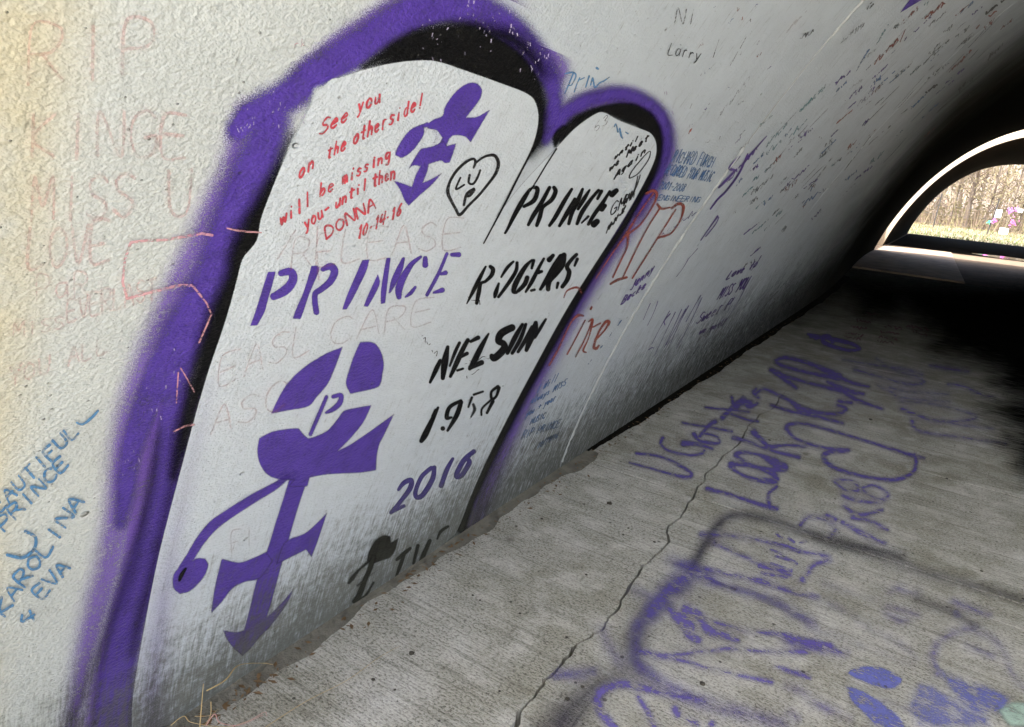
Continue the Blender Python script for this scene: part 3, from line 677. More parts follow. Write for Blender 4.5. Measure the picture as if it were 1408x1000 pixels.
letters('stencil_year', K3, [
    [(s_, [(165, 685, 8), (120, 780, 15), (72, 880, 19), (45, 925, 13)]), (s_, [(150, 705, 12), (128, 745, 10)])],
    [(s_, [(330, 635, 10), (250, 680, 12), (228, 755, 13), (262, 755, 7)]), (s_, [(332, 645, 13), (300, 740, 15), (235, 850, 8)]), (s_, [(200, 835, 14)]*2)],
    [(s_, [(425, 590, 9), (490, 568, 8)], .8), (s_, [(410, 612, 10), (385, 680, 8)], .75), (s_, [(420, 662, 12), (430, 700, 13), (405, 750, 8)], .6)],
    [(s_, [(598, 532, 10), (552, 570, 8), (556, 622, 9), (588, 600, 8), (606, 542, 11)]), (s_, [(562, 640, 11), (520, 722, 8)]), (s_, [(545, 632, 8), (485, 690, 8), (480, 738, 7)], .8)],
    ], P_black, 6, .8, 'black stencilled year starting 195, below the third word on the gravestone', 'lettering', soft=2.2, k=1.22)
letters('stencil_word', K4, [
    [(s_, [(335, 208, 12), (270, 310, 21), (190, 450, 19), (120, 590, 12), (95, 632, 10)]), (s_, [(352, 195, 9), (400, 195, 18), (405, 240, 19), (370, 320, 20), (278, 375, 13)])],
    [(s_, [(525, 192, 15), (440, 350, 19), (370, 460, 19), (320, 552, 13)]), (s_, [(568, 192, 16), (583, 232, 19), (545, 310, 19), (470, 372, 15), (448, 410, 17), (430, 480, 19), (402, 558, 15)])],
    [(s_, [(740, 208, 12), (670, 320, 18), (580, 480, 18), (525, 560, 13)])],
    [(s_, [(770, 302, 13), (700, 430, 20), (622, 562, 13)]), (s_, [(845, 208, 12), (795, 330, 20), (748, 420, 19), (712, 542, 14)]), (s_, [(912, 218, 9), (860, 300, 18), (802, 400, 12)])],
    [(s_, [(1000, 218, 12), (930, 300, 15), (840, 430, 19), (792, 542, 14)]), (s_, [(1028, 228, 15), (990, 300, 12)]), (s_, [(900, 472, 11), (836, 535, 7)])],
    [(s_, [(1108, 228, 10), (1040, 340, 17), (960, 450, 17), (902, 548, 13)]), (s_, [(1130, 258, 26), (1172, 222, 20)]), (s_, [(1032, 400, 23), (1062, 368, 17)]), (s_, [(955, 548, 28), (985, 522, 24)])],
    ], P_black, 6, .7, 'black stencilled six-letter word with tall narrow letters on the smaller gravestone', 'lettering', soft=1.6, k=1.17)
letters('stencil_year', K16, [
    [(s_, [(396, 240, 7), (430, 197, 11), (474, 182, 12), (468, 232, 12), (410, 312, 10), (350, 383, 9)]), (s_, [(352, 380, 9), (430, 342, 8)])],
    [(s_, [(620, 102, 10), (608, 175, 12), (550, 270, 12), (512, 288, 11), (502, 252, 10), (540, 160, 10), (600, 105, 10)])],
    [(s_, [(735, 47, 7), (700, 112, 11), (662, 216, 11)])],
    [(s_, [(866, 2, 11), (802, 60, 12), (758, 150, 12), (790, 152, 11), (838, 74, 12), (828, 50, 8)])],
    ], P_navy, 6, .8, 'dark violet stencilled year 2016 near the foot of the large gravestone', 'lettering', soft=2.0, k=1.32)
# --- symbols
def symbol(name, cr, parts, mat, layer, step, label, cat='symbol', soft=1.6):
    allp = cr([q for pt in parts for it in pt[1] for q in it[1]]); c = on_wall([np.mean([p[:2] for p in allp], 0)])[1][0]
    t = empty(name, tuple(c)); tag(t, label, cat)
    for pi, (nm, its) in enumerate(parts):
        L = []
        for it in its:
            op = it[2] if len(it) > 2 else 1.0; sf = it[3] if len(it) > 3 else soft
            L.append(cs(it[4] if len(it) > 4 else cr, it[1], sf, op) if it[0] == 's' else cp(it[4] if len(it) > 4 else cr, it[1], sf, op))
        if soft > 3.5:
            for it in list(L):
                q_ = list(it[1]); L.append(('s', [(p[0], p[1], (p[2] + 2.5 if len(p) > 2 else 2.0)) for p in (q_ if it[0] == 's' else q_ + q_[:1])], 12, .32))
        o = paint(nm, L, mat, 'wall', layer + .14*pi, step); o.parent = t; o.location = tuple(-v for v in c)
    return t
symbol('winged_symbol', K5, [
    ('left_lobe', [(p_, [(590, 120), (470, 170), (340, 255), (245, 350), (190, 440), (145, 535), (250, 515), (375, 490), (430, 430), (500, 345), (550, 230)])]),
    ('right_lobe', [(p_, [(700, 90), (750, 88), (795, 100), (830, 150), (848, 220), (840, 290), (828, 350), (800, 375), (720, 395), (640, 412), (612, 345), (640, 240), (660, 180)])]),
    ('small_letter', [(s_, [(490, 432, 11), (440, 550, 12), (390, 665, 11)]), (s_, [(532, 430, 12), (580, 422, 14), (572, 470, 17), (530, 510, 15), (488, 530, 8)])]),
    ('crosspiece', [(p_, [(70, 690), (150, 650), (250, 632), (315, 628), (345, 665), (375, 692), (420, 680), (500, 640), (560, 570), (600, 520), (680, 500), (770, 485), (720, 590), (640, 690), (560, 770), (640, 730), (760, 650), (912, 540), (850, 670), (820, 730), (805, 800), (800, 890), (700, 905), (500, 915), (385, 935), (370, 990), (255, 990), (290, 950), (190, 945), (120, 915), (75, 850), (58, 770)])]),
    ], P_purple, 6, 1.1, 'upper half of the large purple winged symbol with a small letter in its centre', soft=4.5)
symbol('purple_symbol', K6, [
    ('stem', [(p_, [(610, 134), (704, 110), (650, 270), (603, 432), (572, 540), (540, 660), (502, 790), (560, 735), (630, 655), (600, 720), (560, 778), (520, 830), (470, 880), (430, 930), (388, 968), (345, 930), (315, 890), (298, 850), (360, 858), (396, 848), (415, 780), (432, 710), (460, 600), (515, 440), (545, 340), (580, 230)])]),
    ('left_arm', [(p_, [(290, 510), (370, 528), (430, 510), (500, 478), (530, 520), (470, 600), (400, 618), (340, 650), (290, 712), (240, 766), (250, 690), (265, 610)])]),
    ('right_arm', [(p_, [(590, 432), (680, 392), (740, 342), (788, 292), (760, 380), (735, 450), (715, 500), (690, 465), (640, 490), (550, 534)])]),
    ('curl', [(s_, [(605, 118, 10), (540, 165, 17), (440, 222, 21), (330, 292, 22), (250, 350, 24), (190, 420, 22), (140, 500, 20), (100, 560, 19), (84, 600, 15)]), (p_, [(68, 570), (58, 640), (90, 675), (140, 660), (200, 600), (225, 540), (210, 508), (170, 508), (130, 530)])]),
    ], P_purple, 6, 1.1, 'lower half of the large purple symbol with a long curl and arrow-shaped foot', soft=5)
paint('ink_drip', [cs(K6, [(118, 555, 6), (98, 585, 10), (88, 610, 7)], 3, .9)], P_black, 'wall', 7, .8, parent=None)
o = bpy.data.objects['ink_drip']; tag(o, 'small dark run of paint inside the ball at the end of the purple curl', 'paint drip')
symbol('small_symbol', K7, [
    ('head', [(p_, [(575, 105), (615, 112), (642, 150), (630, 205), (590, 260), (542, 322), (610, 318), (690, 275), (640, 360), (572, 476), (535, 440), (470, 432), (430, 460), (395, 445), (360, 402), (310, 390), (288, 372), (340, 335), (395, 312), (410, 260), (440, 210), (480, 160), (530, 120)]), (s_, [(430, 425, 20), (408, 470, 22), (395, 500, 20)], .9, 5), (s_, [(330, 385, 12), (360, 430, 14), (345, 480, 12)], .4, 7), (s_, [(250, 385, 10), (300, 365, 14)], .85, 4)]),
    ('ear', [(p_, [(272, 362), (280, 420), (240, 490), (190, 545), (140, 575), (100, 555), (110, 520), (150, 450), (200, 395)])]),
    ('foot', [(p_, [(400, 470), (420, 500), (480, 485), (462, 545), (440, 602), (410, 605), (385, 590), (310, 612), (300, 660), (272, 730), (330, 705), (390, 670), (330, 740), (250, 810), (185, 872), (160, 840), (130, 770), (90, 715), (150, 735), (205, 755), (230, 680), (260, 625), (215, 620), (185, 640), (225, 570), (260, 520), (300, 510), (340, 500)])]),
    ], P_purple, 6, 1.0, 'small purple stencilled symbol near the top of the large gravestone, left of the black heart', soft=4)
symbol('heart_drawing', K7, [
    ('heart_outline', [(s_, [(592, 635, 7), (602, 600, 8), (588, 580, 8), (540, 602, 9), (480, 660, 9), (440, 730, 9), (430, 790, 11), (450, 840, 10), (480, 895, 9), (505, 930, 10), (560, 872, 8), (620, 812, 8), (680, 740, 8), (730, 670, 10), (746, 605, 11), (722, 560, 10), (680, 560, 8), (640, 577, 7), (605, 605, 6)])]),
    ('heart_letter', [(s_, [(508, 698, 6), (480, 770, 6), (532, 742, 6)])]),
    ('heart_letter', [(s_, [(566, 682, 8), (560, 728, 7), (590, 735, 7), (618, 690, 7), (632, 650, 6)])]),
    ('heart_letter', [(s_, [(592, 768, 9), (548, 800, 9), (530, 868, 8)]), (s_, [(592, 775, 11), (568, 808, 9), (545, 815, 6)])]),
    ], P_blackpen, 6, .8, 'chalky black marker heart with three letters inside, on the large gravestone')
symbol('black_symbol', K16, [
    ('head', [(p_, [(300, 528), (345, 530), (348, 572), (396, 543), (374, 620), (340, 665), (290, 682), (235, 700), (200, 682), (215, 620), (252, 558)])]),
    ('stem', [(s_, [(240, 660, 15), (215, 740, 15), (188, 800, 15), (150, 900, 18), (118, 938, 13)]), (s_, [(210, 690, 8), (150, 740, 7), (110, 790, 13), (86, 822, 8)]), (s_, [(140, 840, 14), (200, 790, 10), (268, 742, 6)], .6), (s_, [(240, 820, 6), (192, 900, 8), (150, 935, 12)])]),
    ], P_black, 6, 1.0, 'small smudged black stencilled symbol at the foot of the gravestone beside three letters', soft=6)
letters('stencil_word', K16, [
    [(s_, [(385, 678, 8), (430, 640, 12), (470, 607, 8)]), (s_, [(430, 650, 11), (405, 720, 12), (376, 800, 6)], .85)],
    [(s_, [(518, 590, 12), (490, 700, 10)], .8), (s_, [(592, 560, 12), (556, 640, 15), (530, 712, 14)], .85)],
    [(s_, [(706, 470, 8), (662, 500, 10), (638, 548, 6)], .85)],
    ], P_black, 6, 1.0, 'three faint black stencilled letters fading into the mossy foot of the gravestone', 'lettering', soft=2.6)

# ------------------------------------------------------------------ handwriting
FONT = {  # single stroke letters on a 4 x 6 grid
'A': ['0,0 2,6 4,0', '0.7,2.2 3.3,2.2'], 'B': ['0,0 0,6 2.8,5.6 3.2,4.4 2.6,3.3 0,3.1', '2.6,3.3 3.8,2 3,.3 0,0'], 'C': ['3.7,5 2.5,6 .8,5.2 .1,3 .8,.8 2.4,0 3.8,.9'],
'D': ['0,0 .3,6 2.6,5.6 4,3.2 2.8,.6 0,0'], 'E': ['3.6,6 0,6 0,0 3.7,0', '0,3.1 2.8,3.1'], 'F': ['3.6,6 0,6 0,0', '0,3.2 2.7,3.2'], 'G': ['3.6,5 2.2,6 .5,5 .1,2.5 1.2,.2 3.3,.4 3.7,2.6 2.2,2.6'],
'H': ['0,0 0,6', '4,0 4,6', '0,3 4,3'], 'I': ['2,0 2,6'], 'J': ['3,6 3,1 1.8,0 .3,1'], 'K': ['0,0 0,6', '3.8,6 .2,2.8 3.8,0'], 'L': ['0,6 0,0 3.4,0'], 'M': ['0,0 .3,6 2,2 3.7,6 4,0'],
'N': ['0,0 .2,6 3.7,0 4,6'], 'O': ['2,6 .3,4.6 .2,1.8 1.8,0 3.6,1.4 3.8,4.3 2,6'], 'P': ['0,0 .2,6 3,5.7 3.4,4 2.4,2.8 .1,2.8'], 'R': ['0,0 .2,6 3,5.7 3.3,4.2 2.2,3.1 .1,3', '1.4,3 3.8,0'],
'S': ['3.6,5.2 2,6 .4,5 1,3.5 3,2.6 3.5,1.2 2,0 .1,.8'], 'T': ['0,6 4,6', '2,6 2,0'], 'U': ['0,6 .2,1.2 1.8,0 3.4,1.2 3.8,6'], 'V': ['0,6 2,0 4,6'], 'W': ['0,6 1,0 2,4 3,0 4,6'], 'Y': ['0,6 2,3 4,6', '2,3 1.6,0'],
'0': ['2,6 .3,4 .4,1.5 2,0 3.5,1.7 3.5,4.4 2,6'], '1': ['1,4.8 2.2,6 2,0'], '2': ['.3,4.8 1.8,6 3.4,4.8 2.6,2.8 .2,0 3.8,.2'], '3': ['.4,5.4 2.4,6 3.2,4.6 1.6,3.2 3.6,1.8 2.4,0 .2,.6'], '4': ['3,0 3.2,6', '.8,6 .2,2.6 4,2.8'],
'6': ['3,6 .8,3.6 .4,1.2 2,0 3.5,1.4 2.6,3 .6,2.4'], '8': ['2,6 .5,4.8 3.3,1.6 2,0 .4,1.4 3.2,4.6 2,6'], '-': ['.5,2.6 3,2.8'], '/': ['.5,-.6 3.2,6.4'], '.': ['1.6,2.4 2,2.7'], '!': ['2.3,6.5 1.9,1.6', '1.8,.2 1.9,0'], '+': ['2,.8 2,4.6', '.3,2.8 3.7,2.8'],
'a': ['3,3.6 1,3.6 .3,1.4 1.4,0 2.9,1.4 3.1,3.5 3.3,0'], 'b': ['.4,6.2 .3,0', '.3,1 2,3.2 3.2,1.8 2,0 .3,.4'], 'c': ['3,3 1.4,3.6 .4,1.7 1.5,0 3.1,.6'], 'd': ['3.2,6.2 3.1,0', '3,2.8 1.4,3.4 .4,1.5 1.6,0 3.1,1'],
'e': ['.4,1.9 3,2.4 2,3.7 .6,2.6 .6,.8 1.8,0 3.2,.7'], 'g': ['3,3.4 1.2,3.6 .5,1.9 1.5,.6 3,1.8', '3.1,3.4 2.8,-1.6 1.2,-2'], 'h': ['.4,6 .4,0', '.4,2 1.8,3.6 3,2.6 3.1,0'], 'i': ['1.8,3.4 1.9,0', '1.9,4.8 2,5'], 'k': ['.4,6 .4,0', '2.8,3.5 .6,1.8 3,0'],
'l': ['1.8,6.2 1.9,0'], 'm': ['.1,3.4 .3,0', '.3,2.4 1.3,3.6 2,0', '2,2.4 3,3.6 3.8,0'], 'n': ['.3,3.5 .4,0', '.4,2.2 1.9,3.6 3,2.4 3.1,0'], 'o': ['1.8,3.7 .4,2.4 .6,.5 2,0 3.2,1.4 2.9,3.2 1.8,3.7'], 'r': ['.6,3.5 .7,0', '.7,2.2 1.8,3.6 3,3.3'],
's': ['3,3.2 1.6,3.7 .8,2.6 2.8,1.4 2,0 .4,.4'], 't': ['1.9,5.4 1.8,.4 2.8,0', '.4,3.6 3.4,3.8'], 'u': ['.4,3.5 .5,.6 1.8,0 2.9,1.6', '3,3.5 3.2,0'], 'v': ['.3,3.5 1.8,0 3.2,3.6'], 'w': ['.1,3.5 1,0 2,2.6 3,0 3.9,3.6'], 'y': ['.4,3.5 1.8,.4', '3.3,3.5 1.6,-1 .6,-2'], "'": ['2,6 1.8,5']}
def write(txt, a, b, up, hw, rnd, soft=1.0, jit=.12, up2=None):
    """strokes for a line of handwriting: baseline a->b in photo points, up = the cap height vector"""
    a = np.array(a, float); b = np.array(b, float); up = np.array(up, float); up2 = np.array(up2, float) if up2 is not None else up
    n = len(txt); out = []
    for i, ch in enumerate(txt):
        for pl in FONT.get(ch, []):
            P = []
            jx, jy, sc = rnd.uniform(-jit, jit), rnd.uniform(-jit, jit)*2, 1 + rnd.uniform(-jit, jit)*.7
            for q in pl.split():
                x, y = map(float, q.split(','))
                fx = (i + .10 + (x + jx + rnd.uniform(-jit, jit))*.195*sc) / n; u = up + (up2-up)*fx
                p = a + (b-a)*fx + u*((y + jy + rnd.uniform(-jit, jit)*1.3)*sc/6.0)
                P.append((p[0], p[1], hw*rnd.uniform(.75, 1.2)))
            out.append(st(P, soft, rnd.uniform(.8, 1.0)))
    return out
def scrawl(a, b, up, n, hw, rnd, soft=1.0, dens=1.0):
    """illegible scribble along a->b"""
    a = np.array(a, float); b = np.array(b, float); up = np.array(up, float); out = []; cur = []
    for i in range(n):
        f = (i + rnd.random()*.7) / n
        cur.append(tuple(a + (b-a)*f + up*(rnd.random()*.95)) + (hw*rnd.uniform(.6, 1.25),))
        if rnd.random() < .30 and len(cur) > 1: out.append(st(cur, soft, rnd.uniform(.6, 1))); cur = []
        if rnd.random() > dens: cur = []
    if len(cur) > 1: out.append(st(cur, soft, .9))
    return out
def sc(cr, a, b, up, s_): # crop coords to photo
    A = cr([a])[0]; B = cr([b])[0]; return A, B, (up[0]/s_, up[1]/s_)
def note(lines, mat, label, cat='handwriting', group=None, layer=7, step=.8, surf='wall', name='handwriting'):
    if len(lines) == 1: return tag(paint(name, lines[0], mat, surf, layer, step), label, cat, group)
    al = [q[:2] for l in lines for it in l for q in it[1]]; c = (on_wall if surf == 'wall' else on_floor)([np.mean(al, 0)])[1][0]
    t = empty(name, tuple(c)); tag(t, label, cat, group)
    for l in lines:
        if l: o = paint('line', l, mat, surf, layer, step); o.parent = t; o.location = tuple(-v for v in c)
    return t
rw = random.Random(11)
K8 = (370, 110, 4.346); c8 = cropper(*K8)
def L8(t, a, b, up, hw=1.4, **kw): A, B, U = sc(c8, a, b, up, 4.346); return write(t, A, B, U, hw, rw, 1.3, **kw)
note([L8('See', (285, 330), (470, 232), (22, -88)), L8('you', (515, 195), (665, 122), (10, -85)), L8('on', (165, 585), (268, 515), (12, -90)), L8('the', (333, 470), (455, 402), (12, -78)),
      L8('otherside!', (488, 385), (915, 155), (12, -88)), L8('will', (55, 865), (250, 735), (0, -82)), L8('be', (290, 695), (385, 650), (5, -75)), L8('missing', (425, 620), (722, 462), (8, -72)),
      L8('you-', (205, 895), (365, 775), (-8, -70)), L8('until', (385, 765), (585, 640), (6, -68)), L8('then', (608, 635), (750, 580), (5, -78)),
      L8('DONNA', (330, 945), (640, 752), (-12, -66)), L8('10.14.16', (515, 952), (785, 795), (12, -72))],
     P_red, 'red handwritten farewell message at the top left of the large gravestone', step=.7)
c9 = cropper(0, 550, 3.122)
def L9(t, a, b, up, hw=1.8, **kw): A, B, U = sc(c9, a, b, up, 3.122); return write(t, A, B, U, hw, rw, 1.8, **kw)
note([L9('BEAUTIFUL', (-60, 530), (345, 125), (-38, -42)), [cs(c9, [(325, 92, 4), (350, 100, 5), (385, 75, 6), (416, 42, 5)], 1.6)],
      L9('PRINCE', (10, 560), (300, 265), (-36, -40)), [cs(c9, [(105, 560, 7), (148, 585, 7), (142, 635, 7), (95, 672, 7), (28, 660, 7)], 1.8)],
      L9('KAROLINA', (12, 930), (362, 425), (-48, -34)), L9('4', (92, 968), (165, 925), (-20, -40)), L9('EVA', (172, 852), (305, 710), (-44, -34))],
     P_blue, 'blue marker writing running steeply upward at the far left edge of the wall')
def W(t, a, b, up, hw=1.0, soft=1.2, **kw): return write(t, a, b, up, hw, rw, soft, **kw)
note([W('RIP', (32, 112), (222, 100), (2, -78), 2.3), W('KINGE', (36, 215), (262, 216), (3, -62), 2.3), W('MISS U', (38, 303), (262, 296), (2, -58), 2.3), W('LOVE', (34, 366), (150, 358), (2, -52), 2.3),
      W('PaRi', (45, 410), (150, 402), (0, -32), 1.4), W('EVERLAST', (90, 442), (215, 408), (0, -28), 1.6), W('MISS', (15, 462), (90, 450), (0, -18), 1.4), W('YOU ALL', (10, 530), (150, 480), (0, -24), 1.5)],
     P_pink, 'faded pink lettering in rows on the bare wall left of the gravestones', step=1.0)
c10 = cropper(0, 280, 3.124)
note([[cs(c10, [(905, 130, 6), (860, 122, 6), (700, 150, 6), (620, 152, 6), (555, 160, 6), (530, 230, 6), (520, 330, 6), (540, 402, 6), (640, 375, 6), (760, 345, 6), (820, 345, 5), (880, 420, 4), (903, 470, 4), (850, 590, 4)], 1.6, smooth=False)],
      [cs(c10, [(770, 700, 3), (800, 750, 3), (830, 805, 3)], 1.2), cs(c10, [(760, 720, 3), (752, 850, 3)], 1.2), cs(c10, [(740, 975, 3), (790, 950, 4), (830, 945, 5)], 1.6)]],
     P_pinkline, 'dashed pink crayon bracket crossing the purple outline left of the large gravestone', 'drawing', layer=9)
note([W('EASL', (296, 532), (432, 478), (4, -40), 1.1), W('CARE', (446, 476), (600, 440), (6, -36), 1.1), W('RELEASE', (395, 368), (640, 338), (4, -42), 1.1), W('ASC', (285, 598), (392, 560), (5, -38), 1.2), [st([(435, 310, 1.3), (434, 345, 1.3), (437, 385, 1.3)], 1.3), st([(405, 315, 1), (380, 355, 1)], 1.2)], W('FI', (316, 760), (350, 745), (0, -26), .9)],
     P_pink, 'faint pink ghost lettering across the face of the large gravestone', step=.9)
note([[st([(357, 318, 1.2), (330, 316, 1.6), (310, 312, 1.2)], 1.5, .8)], W('rk', (400, 65), (420, 60), (1, -10), .5)], P_pinkline, 'short pink dash on the black band left of the large gravestone', 'drawing', layer=9)
c11 = cropper(740, 260, 3.846)
note([[cs(c11, q, 1.4) for q in ([(605, 22, 4), (540, 110, 4), (470, 222, 6), (380, 350, 3.5), (302, 470, 3.5)], [(568, 22, 7), (605, 6, 8), (624, 30, 7), (600, 92, 4), (540, 182, 4), (472, 235, 6)], [(470, 235, 9), (468, 300, 5), (432, 380, 4), (392, 465, 4)],
      [(640, 100, 4), (560, 230, 4), (442, 470, 4)], [(380, 500, 5), (415, 480, 7), (465, 465, 6)], [(628, 80, 7), (650, 102, 6), (692, 96, 4)], [(725, 105, 4), (640, 240, 4), (495, 470, 4)], [(702, 100, 6), (740, 76, 8), (765, 92, 8), (750, 160, 4), (700, 232, 4), (632, 255, 7)])]],
     P_brown, 'tall rust red letters spelling RIP right of the smaller gravestone')
note([[cs(c11, q, 1.3) for q in ([(132, 572, 3), (150, 535, 4), (202, 518, 6), (225, 545, 4)], [(236, 668, 5), (205, 668, 7), (165, 712, 4), (100, 850, 5), (55, 930, 5)], [(245, 692, 3.5), (200, 780, 3.5), (150, 872, 4)], [(280, 622, 5), (274, 634, 5)], [(285, 690, 4), (240, 800, 3.5), (195, 885, 4)], [(262, 700, 3.5), (286, 692, 5), (262, 790, 3.5), (235, 850, 4.5), (250, 862, 4)], [(288, 728, 4), (325, 708, 5)],
      [(300, 795, 6), (345, 750, 4), (372, 705, 8), (352, 702, 7), (315, 760, 5), (292, 830, 7), (304, 842, 8), (318, 826, 5)])]],
     P_brown, 'rust red cursive word below the tall red letters, half over the outline')
def L11(t, a, b, up, hw, **kw): A, B, U = sc(c11, a, b, up, 3.846); return write(t, A, B, U, hw, rw, .9, **kw)
note([L11('Jenny', (478, 538), (608, 428), (22, -50), .75), L11('Becke', (432, 612), (562, 520), (24, -46), .75)], P_violetpen, 'two small violet pen words between the red letters and the wall joint', step=.6)
note([scrawl((803, 508), (852, 443), (5, -8), 40, .55, rw, .8, .6)], P_bluefine, 'row of tiny blue dots and dashes running up beside the wall joint', step=.6)
c12 = cropper(700, 480, 6.67)
def L12(t, a, b, up, hw=.6, **kw): A, B, U = sc(c12, a, b, up, 6.67); return write(t, A, B, U, hw, rw, .8, **kw)
note([L12('I Will', (235, 410), (430, 285), (35, -75)), L12('always MISS', (185, 505), (510, 330), (25, -62)), L12('you + your', (140, 625), (420, 462), (25, -62)), L12('MUSIC', (182, 692), (320, 628), (22, -55)), L12('RIP PRINCE', (105, 822), (455, 708), (30, -72)), L12('10/14/16', (245, 915), (435, 812), (28, -60))],
     P_bluefine, 'small blue pen message between the smaller gravestone and the wall joint, near the floor', step=.55)
c13 = cropper(820, 160, 6.25)
def L13(t, a, b, up, hw=.55, **kw): A, B, U = sc(c13, a, b, up, 6.25); return write(t, A, B, U, hw, rw, .8, **kw)
note([L13('RICHARD FURCH', (638, 385), (985, 440), (48, -100)), L13('RECORDED YOUR MUSIC', (575, 495), (975, 560), (46, -85)), L13('2001-2008', (525, 620), (745, 645), (34, -65)), L13('ENGINEERING', (515, 715), (880, 735), (26, -42))],
     P_bluefine, 'four rows of narrow blue pen writing right of the purple arch, above the red letters', step=.5)
note([L13('until', (140, 370), (350, 195), (22, -48), .95), L13('we Meet', (95, 475), (445, 190), (20, -60), .95), L13('Again', (140, 540), (420, 300), (24, -62), .9),
      [cs(c13, q, .9) for q in ([(460, 300, 3.5), (440, 370, 4), (360, 480, 4), (300, 520, 4), (275, 520, 5), (310, 450, 4), (420, 320, 4), (455, 295, 3)], [(350, 510, 4), (330, 600, 4), (300, 690, 4)], [(370, 500, 4), (350, 570, 5), (320, 640, 5)])],
      L13('GMA', (215, 760), (320, 690), (25, -80), .9), L13('GM', (100, 860), (240, 760), (30, -110), .8), L13('10-21-12', (70, 1010), (235, 810), (20, -62), .75)],
     P_blackpen, 'black marker message squeezed down the right edge of the smaller gravestone', step=.6)
c14 = cropper(740, 80, 4.165)
note([[cs(c14, q, 1.1) for q in ([(200, 82, 4), (172, 150, 4), (150, 202, 3)], [(150, 88, 3), (196, 80, 5), (214, 100, 4), (190, 150, 3), (175, 155, 3)], [(235, 112, 4), (218, 150, 3), (204, 192, 4)], [(238, 122, 3), (262, 110, 3)], [(290, 100, 5), (280, 130, 4), (270, 165, 4)], [(333, 55, 7), (340, 60, 6)], [(298, 152, 4), (310, 112, 4), (322, 165, 5), (350, 140, 4), (372, 130, 4), (405, 108, 3)])]],
     P_blue, 'short blue word above the smaller gravestone, its end lost under the purple arch', layer=3)
note([[cs(c14, q, 1.0) for q in ([(430, 390, 3), (440, 375, 4), (452, 420, 4)], [(462, 400, 5), (470, 440, 6), (478, 455, 4)], [(495, 420, 3), (510, 430, 4)])]], P_blue, 'blue smudge of pen under the black top of the smaller gravestone')
note([W('63', (814, 182), (836, 168), (2, -14), .45)], P_greypen, 'faint grey number written at the tip of the smaller gravestone', step=.5)
note([W('Larry', (916, 74), (962, 82), (5, -15), .6)], P_blackpen, 'small black name written high on the wall near the purple arch', step=.5)
note([W('NI', (925, 30), (956, 34), (4, -20), .8)], P_greypen, 'two olive grey pen letters at the top of the wall', step=.6)
c15 = cropper(840, 340, 6.25)
def L15(t, a, b, up, hw=.65, **kw): A, B, U = sc(c15, a, b, up, 6.25); return write(t, A, B, U, hw, rw, .8, **kw)
note([L15('Love to', (985, 275), (1245, 165), (45, -70)), L15('MISS YOU', (905, 450), (1150, 350), (60, -105)), L15('Sweet P', (720, 665), (1010, 520), (55, -95)), L15('we gotU', (745, 752), (960, 672), (30, -55))],
     P_violetpen, 'four dark violet pen lines past the wall joint, low on the wall', step=.55)
its = []
for a, b in (((500, 545), (345, 835)), ((550, 555), (370, 930)), ((605, 530), (455, 860)), ((640, 530), (470, 840)), ((665, 500), (510, 820)), ((770, 410), (640, 640)), ((780, 430), (560, 870)), ((335, 480), (275, 620)), ((400, 460), (310, 670)), ((1290, 70), (1200, 200)), ((740, 10), (660, 100)), ((660, 100), (560, 250)), ((1160, 330), (980, 640)), ((1060, 430), (1000, 560))):
    m = ((a[0]+b[0])/2 + rw.uniform(-8, 8), (a[1]+b[1])/2)
    its.append(cs(c15, [(*a, 3.4), (*m, 2.2), (*b, 2.6)], .8, .85))
its += [cs(c15, [(320, 880, 4), (345, 862, 4), (365, 865, 3)], .8), cs(c15, [(460, 665, 4), (455, 630, 5), (505, 570, 5)], .8)]
note([its], P_violetpen, 'long thin slanting violet pen strokes just past the wall joint', step=.6)
cz5 = cropper(920, 0, 3.03)
note([[cs(cz5, [(405, 565, 1.5), (370, 605, 3), (330, 650, 4), (300, 690, 4)], 1.2), cs(cz5, [(290, 650, 5), (250, 700, 6), (270, 710, 4), (225, 760, 5), (205, 780, 4)], 1.2), cs(cz5, [(325, 640, 3), (290, 720, 4), (240, 790, 4), (200, 830, 4), (170, 870, 3)], 1.2)] + scrawl((990, 262), (1042, 205), (4, -12), 26, .9, rw, 1.0, .9)],
     P_violetpen, 'dense purple pen scribble lying along the right side of the wall joint', step=.7)
note([[cs(cz5, [(200, 900, 4), (165, 950, 2), (130, 1000, 2)], .8), cs(cz5, [(205, 905, 2), (190, 935, 2), (150, 985, 2)], .8)]], P_violetpen, 'single long violet stroke with a dark tip beside the wall joint', step=.6)
